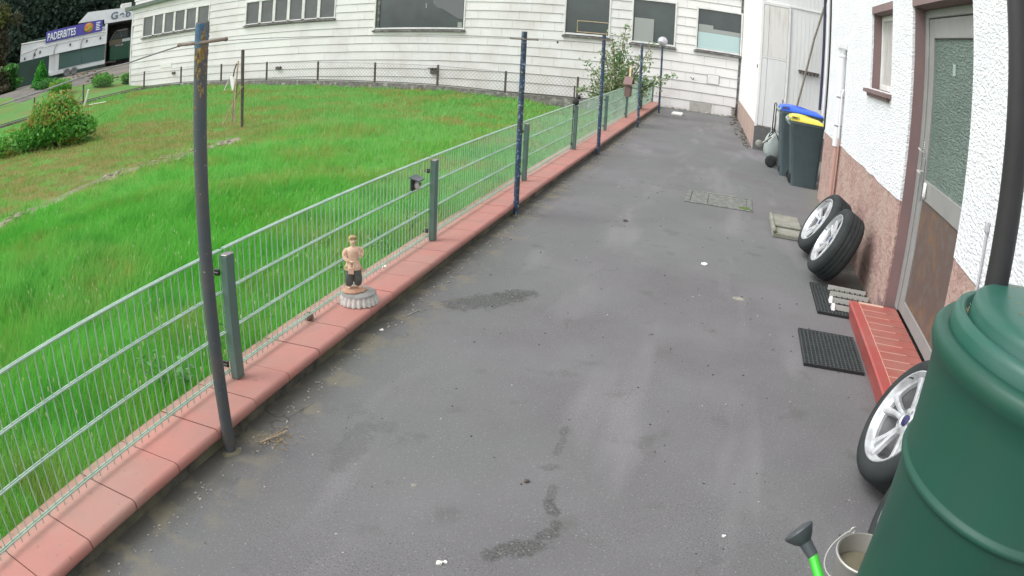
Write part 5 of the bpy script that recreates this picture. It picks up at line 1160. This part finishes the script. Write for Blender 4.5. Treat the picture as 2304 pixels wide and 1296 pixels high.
o = MB().tube([(-1.735, 3.80, .006), (-1.70, 3.93, .008)], .0022, 5).tube([(-1.735, 3.78, .006), (-1.76, 3.80, .006)], .0022, 5).tube([(-1.70, 3.93, .007), (-1.675, 3.90, .006)], .0022, 5).build('wire_bit', M['stone']); tag(o, 'bent bit of pale wire on the asphalt beside the coping past the figurine', 'wire')
mb = MB()
for k in range(90): x, y = -1.70+random.gauss(0, .045), 2.27+random.gauss(0, .05); a = random.uniform(0, 3.1); mb.tube([(x, y, .004), (x+.02*math.cos(a), y+.02*math.sin(a), .007)], .0012, 4, False)
stuff(mb.build('dead_grass_tuft', M['debris'], recalc=False), 'dry needles and grass crumbs gathered at the foot of the nearest pole', 'needles')
mb = MB()
for k in range(230):
    y = 1.3+abs(random.gauss(0, 3.4)); x = random.uniform(-1.7, 1.0); s = random.uniform(.0016, .0042)*(1+y*.12)
    mb.ell((x, y, s*.4), (s*1.2, s, s*.7), 5, 3, .3)
stuff(mb.build('scattered_grit', mat('pale_grit', (0.40, 0.40, 0.38), .9, var=(.08, .08, .08), scale=9, contrast=(.45, .5)), recalc=False), 'pale and dark grit scattered over the asphalt yard', 'grit')
# ---------------------------------------------------------------- plants
def tree_cloud(lobes, n, shell=.55):
    """points inside a union of ellipsoids (cx,cy,cz,rx,ry,rz), denser to the surface"""
    w = np.array([l[3]*l[4]*l[5] for l in lobes]); w = w/w.sum(); out = []
    for l, k in zip(lobes, RNG.multinomial(n, w)):
        d = RNG.normal(size=(k, 3)); d /= np.linalg.norm(d, axis=1)[:, None]; r = shell+(1-shell)*RNG.random(k)**.6
        r *= 1+.12*np.sin(d[:, 0]*7+l[0]*3)*np.sin(d[:, 1]*6+l[1])
        out.append(np.array(l[:3])+d*r[:, None]*np.array(l[3:]))
    return np.concatenate(out)
# small apple tree between the fence and the hall: real limbs, leaves in clusters along every twig
def apple():
    bx, by = -2.62, 17.0; z0 = float(gz(bx, by))
    t = thing('apple_tree', 'small leafy apple tree with straggling twigs behind the far end of the green fence', 'tree', (bx, by, z0))
    MB().tube([(bx, by, z0-.1), (bx+.02, by, z0+.3), (bx-.01, by, z0+.62)], [.05, .042, .035], 9).build('trunk', M['bark'], t, smooth=True)
    limbs = [((-3.32, 16.9, 1.12), .6, 1), ((-3.45, 16.8, .46), .25, 1), ((-3.0, 17.1, 1.45), .7, 1), ((-2.48, 17.0, 2.06), .95, 1.3), ((-2.72, 16.8, 1.62), .8, 1), ((-1.86, 17.0, 1.72), .8, .8), ((-1.93, 16.9, 1.30), .6, .9), ((-1.34, 16.9, 1.02), .5, 1.2),
             ((-2.25, 17.2, 1.35), .7, 1), ((-2.9, 17.2, .75), .5, 1), ((-2.3, 16.8, .75), .5, 1), ((-2.62, 17.3, 1.2), .8, 1), ((-2.0, 17.3, .85), .5, 1), ((-3.1, 16.9, .62), .4, 1), ((-2.45, 16.75, 1.75), .8, .8), ((-1.65, 17.1, .88), .45, .8), ((-2.8, 17.0, 1.85), .85, .5)]
    lv = []; mb = MB()
    for (e, sag_, q) in limbs:
        a = Vector((bx, by, z0+random.uniform(.3, .6))); e = Vector(e); mid = (a+e)/2+Vector((random.gauss(0, .05), random.gauss(0, .05), .16*sag_)); n = 9; pts = []
        for k in range(n+1):
            u = k/n; p = a*(1-u)**2+mid*2*u*(1-u)+e*u*u; pts.append(p)
        mb.tube([tuple(p) for p in pts], [.020*(1-k/n)+.004 for k in range(n+1)], 6)
        for k in range(2, n+1):
            m_ = int(24*q*(1.6-.9*k/n)); sp = .13*(1.25-.72*k/n)
            for _ in range(m_): lv.append((pts[k].x+random.gauss(0, sp), pts[k].y+random.gauss(0, sp), pts[k].z+random.gauss(0, sp*.75)))
    mb.build('branches', M['bark'], t, smooth=True)
    lv += [tuple(p) for p in tree_cloud([(-2.62, 17.0, 1.0, .42, .40, .50), (-2.75, 17.0, .55, .45, .4, .35), (-2.3, 17.0, .7, .4, .35, .3)], 700, .3)]
    leafcloud('crown', lv[::1], .040, M['leaf_apple'], t, t['_org'], aspect=.55)
apple()
# big russet-tipped shrub on the left of the meadow
def bush():
    bx, by = -12.7, 9.2; z0 = float(gz(bx, by))
    t = thing('shrub', 'broad shrub with russet shoot tips at the left edge of the meadow', 'shrub', (bx, by, z0))
    lobes = [(-12.6, 9.1, .60, .70, .7, .55), (-12.1, 9.2, .45, .45, .6, .40), (-12.9, 8.9, .42, .6, .6, .40), (-13.6, 8.5, .30, .65, .6, .30), (-12.55, 9.3, .92, .45, .4, .28), (-11.9, 9.4, .30, .4, .5, .30), (-14.2, 8.1, .24, .5, .5, .24), (-12.8, 9.5, .62, .5, .5, .38)]
    mb = MB()
    for l in lobes:
        for k in range(5): mb.tube([(bx+random.gauss(0, .3), by+random.gauss(0, .2), z0-.05), (l[0]+random.gauss(0, .2), l[1]+random.gauss(0, .2), z0+l[2]*.7), (l[0]+random.gauss(0, l[3]*.5), l[1]+random.gauss(0, .3), z0+l[2]+l[5]*random.uniform(.5, 1.1))], [.014, .009, .003], 5)
    mb.build('stems', M['bark'], t)
    P = tree_cloud([(a, b, c+z0*.5, d, e, f) for a, b, c, d, e, f in lobes], 9500, .45); P = P[P[:, 2] > z0-.02]
    top = (P[:, 2] > z0+.50) & (RNG.random(len(P)) < .33)
    leafcloud('foliage', P[~top], .045, M['leaf_bush'], t, t['_org'], updown=.6)
    leafcloud('shoot_tips', P[top]+np.array([0, 0, .04]), .034, M['leaf_tip'], t, t['_org'], updown=.2)
bush()
def small_bush(name, label, cat, c, r, n, size, m, trunk=True):
    z0 = float(gz(c[0], c[1])); t = thing(name, label, cat, (c[0], c[1], z0))
    MB().tube([(c[0], c[1], z0-.1), (c[0], c[1], z0+r[2])], [.03, .01], 6).build('trunk', M['bark'], t)
    if name == 'conifer':
        k = n; h = RNG.random(k)**1.3; a = RNG.random(k)*2*np.pi; rr_ = (1-h)**.8*r[0]*np.sqrt(RNG.uniform(.3, 1, k))*(1+.15*np.sin(a*5+h*9))
        P = np.stack([c[0]+rr_*np.cos(a), c[1]+rr_*np.sin(a), z0+h*r[2]*2], 1)
    else:
        P = tree_cloud([(c[0], c[1], z0+r[2]*.9, *r), (c[0]+r[0]*.4, c[1], z0+r[2]*.6, r[0]*.7, r[1]*.7, r[2]*.7), (c[0]-r[0]*.4, c[1]+.1, z0+r[2]*.5, r[0]*.7, r[1]*.7, r[2]*.6)], n, .4)
    leafcloud('foliage', P, size, m, t, t['_org'])
small_bush('conifer', 'small bright green cone-shaped conifer in front of the green sheeting', 'conifer', (-27.2, 18.8, 0), (.55, .55, .62), 2600, .06, M['leaf_conifer'])
small_bush('garden_shrub', 'round green shrub growing between the trailer yard and the factory corner', 'shrub', (-22.95, 19.5, 0), (.58, .5, .30), 1800, .05, M['leaf_mid'])
small_bush('garden_shrub', 'smaller green shrub right against the factory corner', 'shrub', (-22.2, 20.4, 0), (.34, .3, .26), 900, .05, M['leaf_mid'])
small_bush('garden_shrub', 'low dark green shrub at the foot of the small conifer', 'shrub', (-25.9, 18.3, 0), (.9, .6, .25), 1500, .06, M['leaf_mid'])
small_bush('garden_shrub', 'dull green bush below the trailer, behind the russet-tipped shrub', 'shrub', (-23.8, 17.6, 0), (.7, .6, .34), 1500, .055, M['leaf_bush'])
for i, (x, y, s_, lb) in enumerate([(-2.36, 5.32, .12, 'pale leafy weed behind the fence just before the second post'), (-2.38, 4.75, .10, 'low leafy weed behind the fence beyond the figurine'), (-2.36, 4.18, .085, 'small leafy weed behind the fence right of the figurine'),
                                     (-2.40, 2.75, .16, 'tall weed with pale leaves behind the fence post nearest the camera'), (-2.38, 2.30, .15, 'leafy weed left of the lichen-flecked clothes pole'), (-2.34, 2.42, .08, 'small weed at the base of the nearest fence post')]):
    z0 = float(gz(x, y)); t = thing('weed', lb, 'weed', (x, y, z0)); mb = MB(); P = []
    for k in range(7):
        a = random.uniform(0, 6.3); e = (x+math.cos(a)*s_*.6, y+math.sin(a)*s_*.9, z0+s_*random.uniform(.9, 1.9)); mb.tube([(x, y, z0-.02), (x+math.cos(a)*s_*.2, y+math.sin(a)*s_*.3, z0+s_*.8), e], [.002, .0016, .001], 4)
        for q in range(5): u = .4+.6*q/4; P.append((x+(e[0]-x)*u+random.gauss(0, .01), y+(e[1]-y)*u+random.gauss(0, .01), z0+(e[2]-z0)*u))
    mb.build('stalks', M['leaf_weed'], t); leafcloud('leaves', P, .022, M['leaf_weed'], t, t['_org'], updown=1.2, aspect=.5)

# ---------------------------------------------------------------- stakes in the meadow
def stake(pts, r, m, label, n=7):
    o = MB().tube(pts, r, n).build('wooden_stake', M[m], smooth=True); tag(o, label, 'stake', 'stakes in the meadow'); return o
ya = 10.92
stake([(-8.455, ya, -.05), (-8.455, ya, .75), (-8.475, ya, 1.51)], [.026, .032, .034], 'wood_dark', 'thick dark wooden post standing upright in the meadow before the factory', 8)
stake([(-8.95, ya-.05, 0), (-8.73, ya-.05, .33), (-8.43, ya-.04, .80)], .014, 'wood_tan', 'thin pale stick leaning to the right against the dark meadow post')
stake([(-8.64, ya-.06, .12), (-8.60, ya-.07, .50), (-8.545, ya-.07, .87)], .026, 'wood_grey', 'short grey stick under the white rag, next to the dark meadow post')
stake([(-8.575, ya-.10, .10), (-8.55, ya-.10, .7), (-8.517, ya-.08, 1.30)], .016, 'wood_tan', 'long pale stick standing almost upright against the dark meadow post')
stake([(-8.845, ya-.08, .74), (-8.78, ya-.08, .88), (-8.718, ya-.06, 1.03), (-8.66, ya-.05, .78)], .010, 'pale', 'short white bent strip hanging left of the dark meadow post')
o = MB().add([(-8.69, ya-.12, 1.02), (-8.62, ya-.12, .99), (-8.56, ya-.11, .92), (-8.585, ya-.12, .76), (-8.62, ya-.12, .72), (-8.66, ya-.12, .86)] + [(-8.69, ya-.10, 1.02), (-8.62, ya-.10, .99), (-8.56, ya-.09, .92), (-8.585, ya-.10, .76), (-8.62, ya-.10, .72), (-8.66, ya-.10, .86)],
    [(0, 1, 2, 3, 4, 5), (11, 10, 9, 8, 7, 6)] + [(k, k+6, (k+1) % 6+6, (k+1) % 6) for k in range(6)]).build('rag', M['white']); tag(o, 'white rag hanging on the sticks by the dark meadow post', 'rag')
stake([(-8.55, ya-.08, 1.25), (-8.60, ya-.09, 1.12), (-8.62, ya-.09, 1.0)], .014, 'wood_dark', 'dark bent twig near the top of the dark meadow post')
stake([(-18.47, 14.8, .26), (-18.30, 14.8, .55), (-18.20, 14.8, .80)], .034, 'pale', 'whitish thick stake leaning at the right side of the russet-tipped shrub')
stake([(-18.15, 14.75, .30), (-17.15, 14.75, .34)], .012, 'pale', 'thin pale rod lying level in the grass right of the russet-tipped shrub')

# ---------------------------------------------------------------- trailer, building and wood at the far left
AZ = rad(-53.4); FV = Vector((math.sin(AZ), math.cos(AZ))); ROT = rad(53.4)
def far_thing(name, label, cat, d, zb):
    t = bpy.data.objects.new(name, None); COL.objects.link(t); t.location = (FV.x*d, FV.y*d, zb); t.rotation_euler = (0, 0, ROT); t['_org'] = (0, 0, zb); return tag(t, label, cat)
def text(body, name, size, loc, m, parent, sx=1.0, ext=.01, rot=(math.pi/2, 0, 0), sp=1.0, off=0.0):
    c = bpy.data.curves.new(name, 'FONT'); c.body = body; c.size = size; c.extrude = ext; c.space_character = sp; c.offset = off; c.materials.append(m)
    tmp = bpy.data.objects.new(name, c); COL.objects.link(tmp); dg = bpy.context.evaluated_depsgraph_get(); dg.update(); me = bpy.data.meshes.new_from_object(tmp.evaluated_get(dg)); bpy.data.objects.remove(tmp)
    o = bpy.data.objects.new(name, me); COL.objects.link(o); o.parent = parent; o.location = (loc[0], loc[1], loc[2]-parent.get('_org', (0, 0, 0))[2]); o.rotation_euler = rot; o.scale = (sx, 1, 1); return o
def trailer():
    t = far_thing('food_trailer', 'white twin-axle food trailer with green side panels and a blue name sign on its roof', 'trailer', 40, 1.22)
    b = MB().box((-.87, .05, 1.44), (2.72, 2.1, 3.55), .03).build('body', M['trailer'], t); sub(b)
    MB().box((-.20, -.03, 1.70), (1.22, .048, 2.62), .01).box((1.24, -.03, 1.70), (2.70, .048, 2.60), .01).build('side_panel', M['trailergreen'], b)
    MB().box((-.50, -.06, 1.45), (-.23, .045, 3.1), .01).build('corner_post', M['trailer'], b)
    MB().box((-.88, -.08, 1.42), (.12, .04, 1.64), .02).build('skirt', M['trailer'], b); MB().box((1.02, -.08, 1.44), (2.72, .04, 1.60), .02).build('skirt', M['trailer'], b)
    fl = MB().add([(-2.82, -.25, 2.66), (2.70, -.25, 2.60), (2.70, -.05, 3.26), (-2.82, -.05, 3.70), (-2.82, -.17, 2.66), (2.70, -.17, 2.60), (2.70, .04, 3.26), (-2.82, .04, 3.70)], [(0, 1, 2, 3), (4, 7, 6, 5), (0, 4, 5, 1), (1, 5, 6, 2), (2, 6, 7, 3), (3, 7, 4, 0)]).build('awning_flap', M['trailer'], t); sub(fl)
    MB().tube([(-2.82, -.10, 3.70), (2.72, -.07, 3.30)], .045, 8).tube([(-2.75, -.24, 3.10), (-1.4, -.20, 3.28)], .03, 6).tube([(-1.45, -.2, 3.2), (2.6, -.12, 3.16)], .022, 6).build('flap_edge', M['white'], fl)
    for u in (-1.9, -.55, 1.15): MB().tube([(u-.02, -.27, 2.64), (u, -.25, 2.95), (u+.16, -.18, 3.2)], .028, 6).build('flap_strut', M['steel'], fl)
    for u, z in ((-2.5, 2.80), (-1.5, 2.95), (.45, 2.97), (1.5, 2.98), (2.35, 2.99), (-1.85, 2.88)):
        MB().ell((u, -.26, z), (.06, .06, .09), 10, 8).build('lamp', M['sill'], fl)
    MB().box((2.62, -.1, 2.62), (2.76, .05, 3.75), .02).box((-1.2, .0, 3.55), (2.76, 2.0, 3.62), .02).build('roof_trim', M['trailer'], b)
    for u in (.33, .78):
        w = MB().lathe([(0, -.02), (.10, -.03), (.13, -.06), (.20, -.06), (.215, -.02), (.20, .10), (0, .10)], (u, -.02, 1.41), 22, 'y').build('wheel', mat('grey_wheel', (.20, .20, .21), .7), t, smooth=True)
    MB().tube([(2.30, .2, 1.5), (2.38, .1, 1.40), (2.52, .1, 1.24)], .05, 8).build('support_leg', M['wood_dark'], t); MB().tube([(2.7, .9, 1.5), (3.5, .9, 1.45)], .05, 6).build('tow_bar', M['wood_dark'], t)
    # sign on the roof
    s = MB().add([(-1.18, -.20, 3.40), (2.42, -.20, 3.38), (2.42, -.16, 4.05), (-1.18, -.16, 4.05), (-1.18, -.12, 3.40), (2.42, -.12, 3.38), (2.42, -.08, 4.05), (-1.18, -.08, 4.05)], [(0, 1, 2, 3), (4, 7, 6, 5), (0, 4, 5, 1), (1, 5, 6, 2), (2, 6, 7, 3), (3, 7, 4, 0)]).build('roof_sign', M['signblue'], t); sub(s)
    text('PADERBITES', 'lettering', .60, (-1.08, -.235, 3.50), M['signwhite'], s, sx=.565, off=.012)
    e = MB().lathe([(0, -.26), (.24, -.25), (.28, -.22), (.26, -.205)], (1.56, 0, 3.74), 26, 'y', sx=1.05, sy=1.0).build('burger_bun', M['bun'], s, smooth=True)
    MB().tube([(1.34, -.29, 3.60), (1.50, -.30, 3.60), (1.74, -.29, 3.78)], .05, 8).build('burger_salad', M['salad'], s, smooth=True)
    mb = MB()
    for k in range(5): mb.box((2.02, -.235, 3.50+k*.10), (2.28-.05*(k % 2), -.225, 3.555+k*.10))
    mb.build('small_lines', M['signwhite'], s)
trailer()
t = far_thing('green_sheeting', 'dull green sheet wall behind and left of the white trailer', 'sheet wall', 42.6, 1.2)
MB().box((-3.3, 0, 1.1), (0.2, .1, 2.72)).build('sheet', M['tarp'], t)
for u in (-3.2, -1.6, 0): MB().box((u, -.04, 1.1), (u+.06, -.005, 2.72)).build('rib', M['trailergreen'], t)
def shop():
    t = far_thing('workshop', 'white-fronted workshop behind the trailer with large grey letters over a dark gateway', 'workshop', 46, 1.15)
    f = MB().prism([(.98, 4.50), (1.30, 4.78), (1.66, 5.12), (4.15, 4.96), (5.6, 4.87), (5.6, 4.06), (2.95, 4.10), (2.9, 4.40)], 'y', 0, .2).build('fascia', M['trailer'], t); sub(f)
    text('Geb', 'lettering', .66, (3.36, -.03, 4.30), M['letters'], f, sx=1.12, sp=1.2, off=.022)
    MB().box((4.05, .1, 4.96), (4.80, .8, 5.26), .03).build('roof_box', M['white'], t)
    MB().box((-2.8, .2, 1.1), (3.12, 6, 4.10)).build('side_wall', M['tarp'], t)
    MB().box((3.12, .02, 1.1), (3.20, .3, 4.08)).build('gate_post', M['wood_dark'], t)
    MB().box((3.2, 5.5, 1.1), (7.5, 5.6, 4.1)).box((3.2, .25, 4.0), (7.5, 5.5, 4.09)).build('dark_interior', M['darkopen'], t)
    MB().box((4.92, -.04, 1.2), (5.1, .3, 4.06)).build('white_gate_edge', M['trailer'], t)
shop()
def truck():
    t = far_thing('parked_truck', 'dark green truck parked in the gateway under the grey letters', 'truck', 47.2, 1.16)
    b = MB().box((3.50, 0, 1.45), (5.0, 4, 2.95), .08).build('body', M['truckgreen'], t); sub(b)
    MB().box((3.46, -.03, 2.55), (4.35, -.005, 2.93), .02).build('brown_panel', mat('khaki_panel', (.17, .15, .10), .7), b)
    MB().box((4.40, -.04, 2.68), (4.98, -.006, 2.88), .01).build('grey_sign', M['trailer'], b)
    MB().prism([(3.62, 2.955), (3.95, 3.45), (5.0, 3.5), (5.0, 2.955)], 'y', .02, 1.6).build('windscreen', M['glassdark'], t)
    MB().tube([(3.56, -.02, 2.96), (3.88, -.02, 3.50)], .035, 6).box((3.95, -.02, 3.46), (4.75, .0, 3.56), .01).tube([(4.25, -.02, 3.35), (4.36, -.02, 2.98)], .02, 6).build('screen_frame', M['frame_grey'], t)
    for u in (3.9, 4.8): MB().lathe([(0, -.02), (.25, -.02), (.3, .05), (.25, .25), (0, .25)], (u, .3, 1.44), 18, 'y').build('wheel', M['rubber'], t, smooth=True)
    text('WH 25', 'lettering', .17, (3.92, -.045, 2.44), M['signwhite'], b, sx=1.1)
    MB().box((3.88, -.035, 2.42), (4.55, -.02, 2.60)).build('plate', M['sill'], b)
truck()
# heaps of soil and stones before the trailer
mb = MB()
for k in range(70):
    u = random.uniform(0, 1); x = -23.0-5.5*u+random.gauss(0, .4); y = 20.6+1.6*u+random.gauss(0, .4); s_ = random.uniform(.04, .13); mb.ell((x, y, float(yz(x, y))+s_*.3), (s_*1.5, s_, s_*.7), 7, 5, .25)
stuff(mb.build('stone_heap', mat('brown_stones', (.22, .18, .12), .95, var=(.12, .11, .10), scale=2), recalc=False), 'heap of brown stones and soil between the trailer and the factory corner', 'stones')

# trees of the wood
def forest_tree(label, az, d, h, r, m, lean=0, n=9500, size=.19, zb=1.2, cat='tree'):
    x, y = d*math.sin(rad(az)), d*math.cos(rad(az)); t = thing('forest_tree', label, cat, (x, y, zb), 'trees of the wood behind the trailer')
    MB().tube([(x, y, zb-.3), (x+.1, y, zb+h*.4), (x+lean, y, zb+h*.85)], [.32, .24, .06], 9).build('trunk', M['bark'], t, smooth=True)
    lobes = [(x, y, zb+h*.25, r*.95, r*.95, h*.26), (x+lean*.5, y, zb+h*.5, r, r, h*.28), (x+lean, y, zb+h*.76, r*.7, r*.7, h*.26)]
    for k in range(7):
        a = random.uniform(0, 6.3); q = random.uniform(.5, .9)*r; lobes.append((x+q*math.cos(a), y+q*math.sin(a), zb+h*random.uniform(.15, .85), r*.42, r*.42, h*.12))
    leafcloud('crown', tree_cloud(lobes, n, .35), size, m, t, t['_org'], updown=.5)
for a in [('dark tall tree of the wood at the far left, behind the trailer end', -61.5, 50, 12, 3.6, M['leaf_dark']), ('dark tree of the wood above the left end of the trailer flap', -57.6, 53, 13, 3.8, M['leaf_dark']),
          ('dark tree of the wood above the blue name sign', -53.6, 56, 14, 4.0, M['leaf_dark']), ('dark tree of the wood above the workshop fascia', -49.8, 58, 14, 4.0, M['leaf_dark']),
          ('mid green leafy tree peeping over the factory roof corner', -47.4, 64, 11, 3.4, M['leaf_mid']),
          ('dark rear tree filling the gap above the flap and sign', -55.6, 62, 15, 4.4, M['leaf_dark']), ('dark rear tree filling the gap at the wood\'s left', -59.6, 60, 15, 4.4, M['leaf_dark']), ('dark rear tree between sign and workshop fascia', -51.6, 65, 16, 4.6, M['leaf_dark'])]:
    forest_tree(*a)
M['leaf_brown'] = leafm('brownish_leaves', (0.085, 0.075, 0.045), (0.05, 0.055, 0.035), (0.11, 0.13, 0.03), 1.2, .4)
def brush_tree(label, x, y, h, r, n, m):
    zb = float(gz(x, y)); t = thing('roadside_tree', label, 'tree', (x, y, zb))
    MB().tube([(x, y, zb-.2), (x, y, zb+h*.5), (x+.3, y, zb+h)], [.14, .10, .03], 8).build('trunk', M['bark'], t, smooth=True)
    lobes = [(x, y, zb+h*.22, r, r, h*.24), (x, y, zb+h*.5, r*.9, r*.9, h*.26), (x+.2, y, zb+h*.8, r*.7, r*.7, h*.24)] + [(x+random.gauss(0, r*.6), y+random.gauss(0, r*.6), zb+h*random.uniform(.1, .9), r*.4, r*.4, h*.1) for _ in range(6)]
    leafcloud('crown', tree_cloud(lobes, n, .3), .13, m, t, t['_org'], updown=.2)
brush_tree('brownish tall bush at the left picture edge before the wood', -34.0, 19.6, 5.2, 1.15, 4200, M['leaf_brown'])
brush_tree('bare-looking brown bush at the left edge below the trailer end', -31.2, 18.0, 1.35, 1.3, 3000, M['leaf_brown'])
brush_tree('grey-green bush between the left edge and the small conifer', -30.9, 18.9, 1.4, .7, 2200, M['leaf_mid'])

for o in bpy.data.objects:
    if '_org' in o: del o['_org']
    if o.type == 'MESH' and o.get('kind') == 'structure' and 'label' in o: del o['label']
